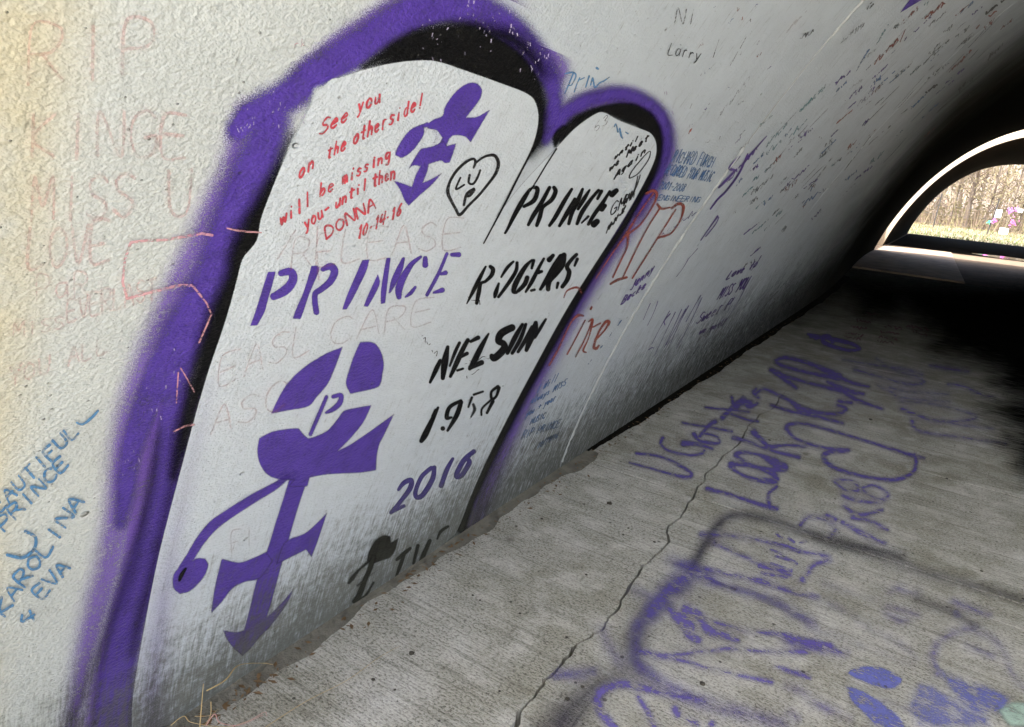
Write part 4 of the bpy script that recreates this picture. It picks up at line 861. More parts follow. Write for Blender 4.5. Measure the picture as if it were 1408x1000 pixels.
far = [  # (a, b, up, n, hw, material, label)
 ((1050, 205), (1125, 130), (8, -14), 46, .7, P_teal, 'teal pen writing in two uneven rows past the joint, halfway up the wall'),
 ((1042, 222), (1105, 175), (6, -14), 34, .8, P_teal, 'darker teal scribble just below the other teal writing'),
 ((1146, 130), (1162, 115), (6, -9), 14, .9, P_bluefine, 'small cluster of blue pen high on the darkening wall'),
 ((1170, 108), (1190, 72), (8, -10), 18, .8, P_bluefine, 'slim blue scribble above the small blue cluster'),
 ((1203, 62), (1218, 36), (6, -8), 14, .9, P_teal, 'pale blue smudge of ink near the top of the wall'),
 ((1165, 55), (1185, 40), (5, -14), 22, .55, P_greypen, 'tiny grey pen lines near the upper part of the joint'),
 ((1150, 64), (1166, 52), (3, -8), 14, .5, P_greypen, 'short grey scrawl left of the tiny grey lines'),
 ((1182, 20), (1200, 8), (4, -10), 16, .7, P_blackpen, 'black scribble right beside the top end of the joint'),
 ((1096, 58), (1118, 44), (3, -8), 12, .5, P_blackpen, 'short black pen scrawl left of the joint near the top'),
 ((1200, 90), (1240, 55), (10, -22), 22, .8, P_brown, 'dull red slanting letters high on the darkening wall'),
 ((1268, 30), (1300, 5), (6, -12), 22, .8, P_brown, 'dark red scrawl near the top edge of the wall'),
 ((1270, 130), (1290, 115), (4, -5), 8, 1.4, P_blackpen, 'thick black dash on the dim upper wall'),
 ((1250, 105), (1300, 62), (6, -10), 26, .7, P_greypen, 'long grey scrawl fading into the dark upper wall'),
 ((1340, 42), (1370, 15), (5, -8), 14, 1.1, P_brown, 'dark rust dots in a row near the top right of the wall'),
 ((1352, 22), (1382, 0), (4, -6), 12, 1.3, P_blackpen, 'heavy black scrawl at the top right of the wall'),
 ((1030, 270), (1062, 245), (4, -10), 30, .5, P_greypen, 'small block of grey pen lines right of the purple scribble'),
 ((1110, 262), (1140, 225), (6, -12), 20, .6, P_greypen, 'grey pen lines in the middle of the wall past the joint'),
 ((1075, 262), (1110, 232), (4, -9), 18, .6, P_violetpen, 'thin violet scrawl left of the grey lines in mid wall'),
 ((1160, 235), (1195, 190), (6, -9), 20, .6, P_greypen, 'faint grey writing far along the wall at mid height'),
 ((1100, 285), (1135, 262), (3, -8), 16, .6, P_bluefine, 'small blue grey scrawl far along the wall'),
 ((1005, 200), (1022, 182), (4, -8), 22, .45, P_greypen, 'tiny grey block of writing left of the joint'),
 ((985, 165), (1030, 110), (6, -14), 26, .45, P_greypen, 'broken grey dashes scattered left of the joint'),
 ((1000, 95), (1020, 60), (6, -12), 16, .45, P_greypen, 'thin grey scratches above the broken dashes'),
 ((975, 90), (985, 60), (6, -16), 6, .5, P_blackpen, 'two steep black strokes near the top of the wall'),
 ((1080, 45), (1112, 12), (8, -12), 12, .9, P_pink, 'faint pink strokes at the top of the wall left of the joint'),
 ((945, 185), (950, 178), (2, -6), 5, .7, P_brown, 'tiny red tick above the rows of blue writing'),
 ((1048, 425), (1075, 395), (6, -10), 16, .5, P_greypen, 'faint grey scrawl low on the wall past the violet lines'),
 ((905, 330), (960, 290), (4, -10), 22, .45, P_violetpen, 'pale violet scrawl crossing above the long slanting strokes'),
 ((640, 410), (660, 420), (2, -8), 8, .5, P_blackpen, 'tiny black ink marks right of the big purple word'),
 ((575, 465), (600, 490), (4, -8), 16, .5, P_blackpen, 'tiny broken ink marks left of the third stencilled word'),
 ((636, 503), (700, 488), (3, -8), 22, .45, P_blackpen, 'thin black pen words running over the third stencilled word'),
 ((638, 522), (656, 512), (3, -6), 10, .5, P_blackpen, 'tiny black signature just below the third stencilled word'),
 ((798, 215), (812, 220), (2, -12), 9, .4, P_greypen, 'faint grey scratches in the middle of the smaller gravestone'),
]
rf = random.Random(5)
for a, b, up, n, hw, mt, lb in far: note([scrawl(a, b, up, n, hw, rf, .9, .93)], mt, lb, 'scribble', step=.6)
# purple tip of a larger drawing at the very top
note([[pg([(1237, 17), (1250, 0), (1262, -14), (1290, -14), (1262, 2)], 1.2)]], P_purple, 'dark purple spike entering from the top edge of the picture', 'drawing', step=.7)
# long fine slanting streaks in many pens past the joint
its = []
for i in range(34):
    f = rf.random(); x = 1040 + 330*f + rf.uniform(-30, 30); y = 300 - 300*f + rf.uniform(-70, 60)
    L = rf.uniform(8, 34); its.append(st([(x, y, .35), (x + L*.5, y - L*.52, .5), (x + L, y - L*(1.05)+rf.uniform(-2, 2), .3)], .8, rf.uniform(.5, .9)))
tag(paint('pen_strokes', its, P_greypen, 'wall', 5, .7), kind='stuff')

# the crowd of tiny pen notes on the far stretch of wall, too small to tell apart
for nm_, mt_, n_ in (('pen_scribbles', P_greypen, 46), ('pen_scribbles', P_teal, 16), ('pen_scribbles', P_brown, 16), ('pen_scribbles', P_violetpen, 22), ('pen_scribbles', P_bluefine, 18)):
    its = []
    for i in range(n_):
        f = rf.random(); x = 1010 + 330*f + rf.uniform(-40, 40); y = 330 - 300*f + rf.uniform(-95, 70)
        if y < 2 or x > 1395: continue
        L = rf.uniform(8, 26); its += scrawl((x, y), (x + L, y - L*rf.uniform(.7, .95)), (rf.uniform(2, 6), -rf.uniform(5, 11)), int(8 + L*.8), rf.uniform(.35, .6), rf, .9, .9)
    for i in range(n_ // 3):
        x = rf.uniform(930, 1060); y = rf.uniform(10, 200); L = rf.uniform(4, 12)
        its += scrawl((x, y), (x + L, y - L*.6), (1, -6), 6, .4, rf, .8, .8)
    tag(paint(nm_, its, mt_, 'wall', 5.5 + .1*n_/10, .7), kind='stuff')

# ------------------------------------------------------------------ paint on the floor
G1 = cropper(850, 440, 3.846); G2 = cropper(1060, 420, 2.941); G3 = cropper(740, 680, 3.125); G4 = cropper(1080, 740, 3.848)
def fnote(its, mat, label, cat='graffiti', name='floor_graffiti', layer=1, step=1.0): return tag(paint(name, its, mat, 'floor', layer, step), label, cat)
def S_(cr, L, soft=7, op=1.0, k=1.25): return [cs(cr, q, soft, op, True, k) for q in L]
fnote(S_(G1, [[(95, 708, 9), (220, 725, 8), (320, 770, 10), (385, 815, 11), (360, 835, 11), (250, 810, 8), (60, 757, 6)],
  [(235, 628, 11), (225, 660, 8), (270, 695, 8), (370, 718, 8), (440, 710, 8), (455, 692, 7)], [(497, 685, 8), (420, 660, 11), (345, 655, 17)],
  [(400, 605, 13), (430, 640, 11), (500, 655, 10), (535, 650, 8), (520, 620, 7), (450, 600, 9)], [(510, 540, 15), (470, 570, 11), (430, 620, 10)], [(340, 548, 8), (450, 565, 7), (600, 592, 8)],
  [(460, 465, 7), (560, 475, 7), (690, 490, 6)], [(550, 520, 13), (600, 470, 13), (640, 440, 17), (700, 440, 15)], [(600, 500, 8), (680, 530, 7), (738, 540, 8)], [(600, 410, 8), (620, 470, 13), (660, 420, 13), (690, 460, 13), (735, 445, 9)]], 5.5, 1.0, 1.12),
  F_purple, 'purple sprayed words nearest the wall, beside the crack in the floor')
fnote(S_(G1, [[(470, 895, 11), (600, 930, 10), (770, 985, 11), (835, 1000, 13)], [(838, 885, 8), (795, 925, 9), (800, 985, 12)],
  [(600, 770, 19), (620, 800, 9), (700, 840, 10), (800, 855, 15), (835, 845, 15), (800, 805, 15), (720, 780, 9), (625, 765, 11)],
  [(640, 705, 13), (622, 722, 11), (700, 770, 9), (800, 795, 13), (880, 785, 16), (830, 758, 22), (740, 715, 8), (650, 702, 11)],
  [(610, 625, 11), (700, 650, 8), (800, 690, 8), (955, 728, 11)], [(715, 595, 15), (760, 640, 11), (800, 675, 13), (880, 665, 8), (990, 672, 8)]], 6),
  F_purple, 'purple sprayed four-letter word with two looped letters, right of the crack')
fnote(S_(G2, [[(20, 225, 7), (60, 213, 8), (150, 235, 8), (230, 268, 12), (275, 292, 13), (180, 280, 8), (60, 250, 8), (22, 232, 8)], [(270, 290, 9), (330, 315, 8), (395, 330, 6)],
  [(0, 262, 9), (40, 285, 12), (75, 315, 9), (102, 335, 7)], [(40, 283, 9), (150, 315, 7), (280, 348, 9), (350, 385, 8), (450, 420, 6)], [(230, 310, 7), (300, 345, 12), (375, 360, 6)],
  [(-65, 362, 6), (-30, 340, 6), (20, 360, 7), (80, 390, 8), (130, 425, 14), (200, 437, 8), (270, 440, 7), (305, 420, 7), (270, 405, 6)], [(0, 405, 6), (80, 430, 7), (140, 440, 8), (290, 478, 6)], [(-60, 340, 6), (-70, 355, 8), (-50, 375, 6)], [(275, 390, 7), (325, 395, 7)]], 6.5),
  F_purple, 'large purple sprayed letters in the middle of the floor, beyond the looped word')
fnote(S_(G2, [[(150, 118, 5), (250, 138, 8), (330, 158, 7), (358, 178, 6), (305, 182, 6), (220, 155, 8), (205, 130, 8), (160, 128, 6)], [(180, 135, 6), (230, 125, 7), (250, 150, 7)]], 3.2), F_purple, 'small dark purple sprayed squiggle farthest up the floor', step=.8)
fnote(S_(G2, [[(62, 500, 9), (72, 485, 8), (130, 480, 6), (250, 510, 6), (400, 555, 6), (560, 605, 7), (618, 620, 5)], [(62, 500, 8), (100, 540, 6), (200, 575, 6), (312, 588, 8)], [(310, 588, 9), (230, 597, 10), (215, 622, 9), (260, 660, 8), (380, 695, 7), (500, 707, 8), (570, 680, 7), (587, 640, 7), (580, 605, 6)]], 6),
  F_purple, 'big open purple loop on the floor shaped like a letter lying on its back')
fnote(S_(G2, [[(250, 705, 6), (330, 715, 7), (352, 750, 7), (300, 748, 6), (255, 712, 6)], [(370, 740, 6), (420, 730, 7), (475, 770, 7), (430, 787, 6), (372, 750, 6)], [(290, 770, 8), (340, 790, 8), (430, 800, 6), (470, 782, 6)], [(295, 810, 8), (350, 850, 9), (450, 830, 7)], [(290, 880, 10), (380, 930, 10), (462, 965, 8)], [(330, 860, 9), (400, 875, 8), (470, 910, 8)], [(120, 890, 9), (150, 860, 8), (220, 868, 7), (262, 908, 8), (235, 940, 8)], [(225, 850, 8), (262, 868, 8)]], 8),
  F_worn, 'blurred stack of purple sprayed loops below the big open loop')
fnote(S_(G2, [[(290, 220, 5), (400, 240, 6), (540, 260, 6), (612, 282, 5)], [(340, 262, 9), (440, 290, 6), (560, 320, 8), (620, 314, 7), (590, 290, 6), (500, 262, 5), (425, 215, 5)], [(480, 335, 7), (560, 350, 5), (720, 360, 5)], [(430, 325, 5), (500, 360, 6), (520, 375, 5), (720, 392, 5)], [(530, 420, 10), (650, 465, 8), (760, 470, 6), (830, 455, 6), (780, 430, 5), (640, 398, 5), (520, 390, 4)], [(570, 470, 10), (600, 510, 7), (760, 535, 6), (950, 560, 5)], [(700, 470, 6), (800, 490, 5), (900, 500, 4)], [(640, 245, 4), (700, 255, 7), (800, 270, 6)], [(715, 320, 7), (780, 330, 8), (860, 365, 7), (905, 370, 4)]], 8, .9),
  F_worn, 'fainter purple sprayed letters at the right, near the ragged black edge')
rr = random.Random(3)
its = []
for (a, b) in (((372, 38), (440, 45)), ((345, 68), (402, 75)), ((318, 92), (390, 102)), ((300, 118), (372, 130)), ((296, 135), (362, 146)), ((460, 90), (530, 102)), ((440, 112), (520, 124)), ((435, 132), (512, 146)), ((430, 150), (500, 160)), ((548, 90), (640, 106)), ((570, 110), (632, 132))):
    A = G2([a])[0]; B = G2([b])[0]; its += scrawl(A, B, (1, -4.0), 15, .8, rr, 1.0)
note([its[:len(its)*4//11], its[len(its)*4//11:]], F_dkred, 'blocks of small dark red writing at the far end of the lit floor', 'handwriting', None, 2, .7, 'floor', 'floor_writing')
# three sprayed gravestones on the floor
fg = empty('floor_mural', (0, 1.6, 0)); tag(fg, 'worn purple and grey spray painting of gravestones across the near floor', 'mural')
def fpart(name, its, mat, layer=1, step=1.4):
    o = paint(name, its, mat, 'floor', layer, step); o.parent = fg; o.location = (-fg.location.x, -fg.location.y, -fg.location.z); return o
fpart('grey_haze', [cs(G3, q, sf*1.2 / 3.125, op, True, 1.35) for q, sf, op in (
  ([(660, 318, 14), (700, 245, 15), (745, 175, 14), (795, 112, 13), (850, 90, 11), (920, 95, 9), (1000, 112, 9), (1080, 140, 10), (1160, 166, 11), (1250, 197, 12), (1400, 230, 12), (1560, 270, 12)], 60, 1.0),
  ([(640, 400, 16), (560, 430, 20), (470, 520, 30), (420, 600, 32), (405, 690, 30), (440, 760, 26)], 110, .75),
  ([(420, 780, 16), (340, 780, 22), (260, 815, 30), (190, 880, 44), (120, 960, 56), (60, 1030, 60)], 130, .75),
  ([(330, 820, 4), (280, 850, 6), (220, 900, 8), (160, 980, 10), (130, 1030, 10)], 24, .8),
  ([(740, 372, 4), (800, 395, 5), (850, 410, 5)], 14, .9), ([(850, 400, 10), (950, 440, 12), (1060, 500, 12), (1150, 550, 12)], 40, .5))], F_grey, 1, 1.6)
fpart('grey_band', [cs(G4, q, 22, .7) for q in ([(150, 0, 20), (300, 40, 26), (450, 90, 26), (600, 140, 26), (750, 190, 26), (900, 230, 26), (1100, 285, 22), (1280, 340, 22)], [(700, 330, 20), (900, 400, 26), (1000, 470, 22)])], F_grey, 1, 2.0)
F_spray = paint_mat('floor_purple_haze', (.15, .12, .42), surf='floor', grit=1.3, gscale=320, rough=.85, lo=.0, hi=1.25, wear=.7, opacity=.82, spec=.1)
fpart('purple_spray', [cs(G3, q, 60/3.125, op, True, 1.5) for q, op in (
  ([(565, 288, 9), (620, 308, 15), (680, 335, 22), (740, 368, 18), (790, 392, 9), (860, 415, 8), (980, 450, 8), (1080, 498, 8), (1180, 560, 10)], 1.0),
  ([(650, 350, 24), (600, 385, 30), (545, 440, 30), (500, 490, 28), (470, 530, 22)], .95), ([(410, 410, 6), (450, 430, 9), (500, 455, 9)], .8),
  ([(430, 560, 18), (420, 640, 18), (430, 730, 20), (500, 790, 22), (560, 830, 22), (640, 870, 22), (760, 915, 22), (900, 950, 20), (1050, 990, 16)], .75),
  ([(275, 580, 11), (300, 640, 11), (335, 700, 12), (370, 740, 10)], .75), ([(78, 778, 12), (160, 775, 12), (235, 766, 10)], .95))], F_spray, 2, 1.4)
fpart('purple_loops', [cs(G3, q, 28/3.125, .95, True, 1.3) for q in (
  [(330, 1010, 16), (270, 940, 16), (255, 875, 17), (290, 838, 17), (360, 820, 16), (430, 832, 15), (520, 852, 14), (600, 872, 10), (690, 885, 8)], [(430, 878, 10), (470, 940, 11), (500, 1010, 12)],
  [(560, 495, 10), (600, 530, 22), (640, 565, 26), (652, 605, 20), (690, 633, 14)], [(640, 498, 24), (700, 535, 18), (735, 590, 18), (800, 610, 14), (855, 632, 10)], [(735, 548, 9), (900, 590, 8), (1060, 610, 11), (1150, 640, 16), (1250, 655, 14)],
  [(440, 680, 11), (560, 695, 9), (700, 680, 8), (830, 663, 7)], [(440, 690, 9), (600, 715, 9), (760, 760, 8), (900, 790, 8), (1000, 810, 11)], [(800, 668, 7), (1000, 680, 8), (1150, 682, 12)], [(1010, 740, 7), (1090, 765, 7), (1165, 792, 7)],
  [(720, 325, 8), (900, 365, 10), (960, 378, 13), (1080, 420, 8), (1200, 445, 7)], [(700, 175, 10), (800, 178, 7), (950, 200, 7), (1100, 240, 8), (1250, 272, 8)], [(755, 212, 9), (860, 260, 7), (950, 300, 8), (1080, 350, 8)],
  [(585, 925, 13), (600, 950, 15)], [(640, 970, 12), (680, 985, 13)], [(745, 990, 13)]*2, [(1250, 285, 10), (1185, 308, 10), (1135, 372, 12)])], F_worn, 3, 1.3)
fpart('block_letters', [cs(G3, q, 2.2, .9) for q in ([(1022, 172, 7), (1045, 190, 8)], [(1075, 192, 8), (1098, 208, 7)], [(1125, 212, 7), (1148, 205, 7)], [(1010, 210, 7), (1060, 222, 6), (1120, 250, 8)], [(998, 242, 7), (1050, 262, 6), (1110, 302, 7)], [(1020, 270, 7), (1100, 292, 7)], [(950, 312, 10), (1010, 325, 6), (1085, 332, 10)], [(960, 342, 9), (1065, 362, 8)], [(1000, 300, 6), (1060, 318, 6)])], F_worn, 4, 1.0)
fpart('worn_spray', [cs(G4, q, 14, op, True, 1.2) for q, op in (
  ([(800, 720, 18), (782, 620, 20), (812, 550, 18), (900, 500, 16), (1000, 490, 14), (1100, 540, 12), (1160, 620, 12), (1195, 720, 12), (1270, 810, 12)], .75), ([(955, 568, 9), (1100, 632, 9)], .9), ([(890, 335, 11), (970, 372, 11), (1072, 408, 11)], .95), ([(905, 398, 10), (908, 410, 10)], .8),
  ([(525, 378, 9), (560, 370, 8), (700, 412, 8)], .85), ([(530, 400, 10), (600, 440, 13), (650, 440, 10)], .8), ([(600, 270, 20), (700, 292, 14)], .7), ([(550, 290, 16), (580, 270, 14)], .6),
  ([(0, 540, 22), (150, 580, 28), (320, 612, 18)], .8), ([(0, 700, 10), (120, 745, 9)], .9), ([(0, 270, 10), (180, 330, 18), (330, 400, 14), (430, 470, 12), (600, 560, 14), (690, 640, 12)], .55), ([(200, 240, 16), (330, 290, 14), (500, 340, 8)], .5), ([(120, 480, 20), (300, 530, 16), (480, 600, 12), (680, 680, 10)], .45),
  ([(0, 780, 20), (100, 830, 20), (200, 900, 26), (330, 960, 24)], .6), ([(20, 930, 20), (60, 960, 20)], .7), ([(500, 860, 10), (700, 930, 12), (820, 990, 12)], .5))], F_worn, 2, 1.6)
fpart('filled_shape', [cp(G4, q, 6, op) for q, op in (
  ([(325, 722), (360, 692), (450, 682), (520, 695), (605, 740), (612, 765), (590, 795), (530, 802), (450, 782), (370, 748)], .95), ([(310, 785), (400, 810), (500, 870), (590, 940), (640, 1010), (500, 1010), (420, 940), (350, 870)], .85))], F_blue, 4, 1.2)
fpart('filled_shape', [cp(G4, q, 14, op) for q, op in (([(700, 765), (800, 790), (900, 860), (960, 900), (1080, 950), (1080, 1010), (700, 1010), (640, 910)], .62), ([(800, 690), (900, 740), (1100, 800), (1190, 850), (1170, 930), (1000, 935), (900, 850)], .75))], F_blue, 3, 1.6)
fpart('mint_patch', [cp(G4, [(1120, 915), (1200, 872), (1290, 880), (1290, 1010), (1180, 1000)], 12, .9)], F_mint, 5, 1.6)
print('paint triangles', TRI)
# near-black sheet lying over the far right floor, ragged edge
blackpx = [(1096, 430), (1134, 404), (1163, 392), (1180, 410), (1188, 430), (1226, 432), (1240, 418), (1262, 436), (1290, 462), (1278, 478), (1308, 484), (1340, 494), (1376, 514), (1366, 526), (1385, 540), (1405, 548), (1380, 556), (1360, 566), (1388, 582), (1402, 598), (1380, 606), (1398, 622), (1408, 650), (1500, 700), (1700, 700), (1700, 396), (1500, 392), (1330, 392), (1210, 388), (1150, 386)]
black_sheet = paint('black_floor_sheet', [pg(blackpx, 70, 1.0)], F_black, 'floor', 6, 3.0); tag(black_sheet, kind='structure'); black_sheet.name = 'black_floor_sheet'

# ------------------------------------------------------------------ mortar and grime strip at the foot of the wall
def strip(name, y0, y1, n, wfun, mat, top, seed, x0=None):
    rnd = random.Random(seed); v = []; f = []
    for i in range(n):
        y = y0 + (y1-y0)*i/(n-1); wd = wfun(y, rnd); b = float(bend(y))
        h = top*(.75 + .5*rnd.random())
        xs = ((X0 - .015 + b, .016), (X0 + .018 + b, h + .006), (X0 + .25*wd + b, h), (X0 + .85*wd + b, h*.8), (X0 + wd + b, .0005))
        for x, z in xs: v.append((x, y, z))
        if i:
            for q in range(4): a = (i-1)*5 + q; f.append((a, a+1, a+6, a+5))
    return mesh_obj(name, v, f, mat, None, smooth=True)
nzf = lambda y, a, b: math.sin(y*a + b) + .5*math.sin(y*a*2.3 + b*2) + .35*math.sin(y*a*5.1 + b)
o = strip('mortar_strip', -1.45, 2.9, 400, lambda y, r: max(.015, .040 + .014*nzf(y, 7, 1) + .016*max(0, nzf(y, 1.7, 2.4)) + r.uniform(-.0015, .0015)), M_mortar, .006, 3)
tag(o, 'smooth dark grey mortar strip along the foot of the near wall', 'mortar strip')
o = strip('soil_strip', 2.86, 13.5, 500, lambda y, r: max(.008, .012 + .026*min(1, (y-2.8)/1.2) + .007*(y-2.8) + .009*nzf(y, 4, .3)*min(1, (y-2.8)/.8) + r.uniform(-.003, .003)), M_soil_shade, .012, 4); tag(o, kind='stuff')

# ------------------------------------------------------------------ dry straws in the corner
M_straw = simple('dry_straw', (.52, .38, .18), .6, .25, 30)
M_pstraw = simple('pink_straw', (.62, .34, .30), .6, .2, 30)
def lift(px, z): # photo point onto a plane at height z
    r = rays([px])[0]; t = (z - EYE)/r[2]; return (r[0]*t, r[1]*t, z)
def straw(pts, rad, mat, label, flat=.5):
    P = catmull([tuple(lift(p[:2], p[2])) for p in pts], 8); n = len(P)
    rr_ = [max(.0003, rad*(1 - .65*i/(n-1))) for i in range(n)]
    mb = MB(); mb.tube(P, rr_, 6, flat); o = mb.build('straw', mat, smooth=True); tag(o, label, 'straw', 'dry straws by the foot of the wall')
straw([(274, 1010, .012), (278, 960, .06), (281, 925, .10)], .0016, M_straw, 'upright tan straw standing by the foot of the wall')
straw([(284, 950, .10), (310, 935, .10), (328, 915, .09), (360, 912, .03), (375, 914, .014)], .0022, M_straw, 'bent tan grass blade arching against the wall foot')
straw([(232, 1000, .012), (252, 985, .02), (262, 993, .012), (290, 998, .012), (318, 999, .012), (345, 990, .014)], .0013, M_straw, 'low tan straw lying bent at the bottom of the picture')
straw([(283, 998, .012), (295, 982, .03), (303, 994, .02), (330, 997, .012), (362, 983, .012)], .0016, M_pstraw, 'pinkish straw lying on the mortar strip')
straw([(320, 999, .012), (345, 990, .013), (364, 979, .014), (366, 985, .013)], .0013, M_pstraw, 'short pink straw with a split end')
straw([(290, 965, .05), (289, 985, .03), (276, 1004, .012)], .0012, M_straw, 'short straw leaning beside the upright one')
straw([(362, 1002, .004), (420, 965, .004), (478, 935, .004), (520, 905, .004), (550, 888, .004)], .0011, M_straw, 'long thin straw lying straight across the concrete')
straw([(268, 985, .02), (288, 984, .03), (300, 975, .03)], .0010, M_straw, 'tiny straw crossing the bottom of the upright one')
M_leaf = simple('dead_leaf', (.16, .10, .05), .85, .4, 30)
rl = random.Random(33); mb = MB()
for i in range(420):
    y = .7 + 8*rl.random()**1.4; x = X0 + .025 + abs(rl.gauss(0, .03 + .004*y)); a = rl.random()*6.28; L = rl.uniform(.004, .014); z = .008 + rl.random()*.006
    ca, sa = math.cos(a)*L, math.sin(a)*L; b = len(mb.v)
    mb.v += [(x-ca, y-sa, z), (x+sa*.4, y-ca*.4, z+.002), (x+ca, y+sa, z+rl.uniform(0, .004)), (x-sa*.4, y+ca*.4, z+.001)]; mb.f.append((b, b+1, b+2, b+3))
tag(mb.build('leaf_crumbs', M_leaf), kind='stuff')
# grit and little stones on the floor
rg = random.Random(21)
M_stone = simple('dark_pebble', (.07, .062, .05), .9, .4, 40)
for i, (x, y, r_) in enumerate([(566, 898, 4.5), (838, 692, 4.5), (650, 818, 2), (806, 790, 2.2), (779, 876, 2.4), (857, 735, 2), (864, 726, 2), (745, 713, 2.4), (900, 745, 2.4), (780, 961, 4), (801, 944, 3), (966, 940, 4.5), (660, 825, 2), (715, 843, 2.2), (687, 950, 2), (1121, 882, 2.2), (1350, 785, 2), (1197, 577, 3), (1175, 600, 1.5), (1058, 605, 2.2), (513, 934, 3), (543, 948, 2), (1302, 658, 2), (620, 770, 1.6), (690, 700, 1.6), (1010, 810, 2)]):
    p = lift((x, y), .003); d = math.hypot(p[0], p[1], EYE); rad = r_*d/FPX*.8
    bm = bmesh.new(); bmesh.ops.create_icosphere(bm, subdivisions=2, radius=rad)
    for v in bm.verts: v.co *= 1 + rg.uniform(-.22, .22); v.co.z *= .45
    me = bpy.data.meshes.new('pebble'); bm.to_mesh(me); bm.free(); me.materials.append(M_stone)
    o = bpy.data.objects.new('pebble', me); C.objects.link(o); o.location = (p[0], p[1], .001 + rad*.2); o.rotation_euler[2] = rg.random()*6
    tag(o, 'small dark pebble lying on the grey concrete floor', 'pebble', 'pebbles scattered on the floor')
mb = MB()
for i in range(2600):
    y = .6 + 5.5*rg.random()**1.7; x = rg.uniform(X0 + .04, 1.4) if rg.random() < .75 else X0 + .05 + abs(rg.gauss(0, .06)); r_ = rg.uniform(.0006, .0020)
    b = len(mb.v); mb.v += [(x-r_, y, .001), (x, y-r_*1.2, .001), (x+r_, y, .001), (x, y+r_, .001), (x, y, .001+r_)]; mb.f += [(b, b+1, b+4), (b+1, b+2, b+4), (b+2, b+3, b+4), (b+3, b, b+4)]
tag(mb.build('grit', simple('grit', (.09, .08, .06), .9, .6, 200)), kind='stuff')

# ------------------------------------------------------------------ the daylight gap: side banks of concrete
M_ret = simple('retaining_concrete', (.30, .25, .18), .8, .25, 1.2, .01, 10)
def prism(pts, y0, y1, name, mat):
    n = len(pts); v = [(x, y0, z) for x, z in pts] + [(x, y1, z) for x, z in pts]
    f = [tuple(range(n)), tuple(range(n, 2*n))[::-1]] + [(i, (i+1) % n, n + (i+1) % n, n + i) for i in range(n)]
    return mesh_obj(name, v, f, mat)
bx_ = float(bend(24))
o = prism([(X0 + bx_ - 3.5, -.1), (X0 + bx_ - .28, -.1), (X0 + bx_ - .02, 1.1), (X0 + bx_ - .7, 1.25), (X0 + bx_ - 3.5, 2.6)], YEND1 + .02, Y2A - .18, 'retaining_wall', M_ret)
tag(o, 'sunlit sloping concrete bank on the left side of the gap between the tunnels', 'retaining wall')
xr = 2*XC - X0 + bx_
o = prism([(xr + 3.5, -.1), (xr + .28, -.1), (xr + .02, 1.1), (xr + .7, 1.25), (xr + 3.5, 2.6)], YEND1 + .02, Y2A - .18, 'retaining_wall', M_ret)
tag(o, 'concrete bank on the right side of the gap between the tunnels', 'retaining wall')
# puddle in the second tunnel
mp, nt = newmat('puddle_water'); k = N(nt)
b = k.n('ShaderNodeBsdfPrincipled', {'Base Color': (.02, .018, .014, 1), 'Roughness': .04, 'IOR': 1.33}); k.n('ShaderNodeOutputMaterial', {0: b.outputs[0]})
v = [(1.9 + .95*math.cos(a)*(1 + .15*math.sin(3*a)), 27.6 + .75*math.sin(a)*(1 + .12*math.cos(4*a)), .006) for a in np.linspace(0, 2*math.pi, 49)[:-1]]
tag(mesh_obj('puddle', v, [tuple(range(48))], mp), 'shallow puddle mirroring daylight on the floor of the second tunnel', 'puddle')
shade2 = slab([(XL - .3, 26.6), (XR - .4, 26.6), (XR - .4, 40.4), (XL - .3, 40.4)], M_soil_shade, .001, .02, 'floor_shade')  # near-black sheet: shadow on the second tunnel's floor put into the colour

# ------------------------------------------------------------------ beyond the exit: verge, fence, thicket
def gz(x, y): return -.04 + float(ground_h(np.array(x, float), np.array(y, float)))
rv = random.Random(9)
mbg = [MB(), MB()]
for i in range(16000):
    y = 41.0 + 19*rv.random()**1.3; x = rv.uniform(-9, 14); z = gz(x, y) - .02
    dry = rv.random() < (.25 + .5*((y-41)/19)); h = rv.uniform(.05, .16)*(1.6 if dry else 1); m_ = mbg[1 if dry else 0]
    a = rv.random()*6.3; dx, dy = math.cos(a)*.02, math.sin(a)*.02; lx, ly = rv.uniform(-.08, .08), rv.uniform(-.08, .08); b = len(m_.v)
    m_.v += [(x-dx, y-dy, z), (x+dx, y+dy, z), (x+lx, y+ly, z+h)]; m_.f.append((b, b+1, b+2))
tag(mbg[0].build('grass', M_grass), kind='stuff'); tag(mbg[1].build('dry_grass', M_drygrass), kind='stuff')
M_bark = simple('grey_bark', (.10, .08, .062), .9, .35, 6, .01, 20)
M_twig = simple('bare_twig', (.13, .095, .068), .9, .35, 8)
M_bud = simple('yellow_green_leaf', (.17, .15, .075), .8, .35, 3)
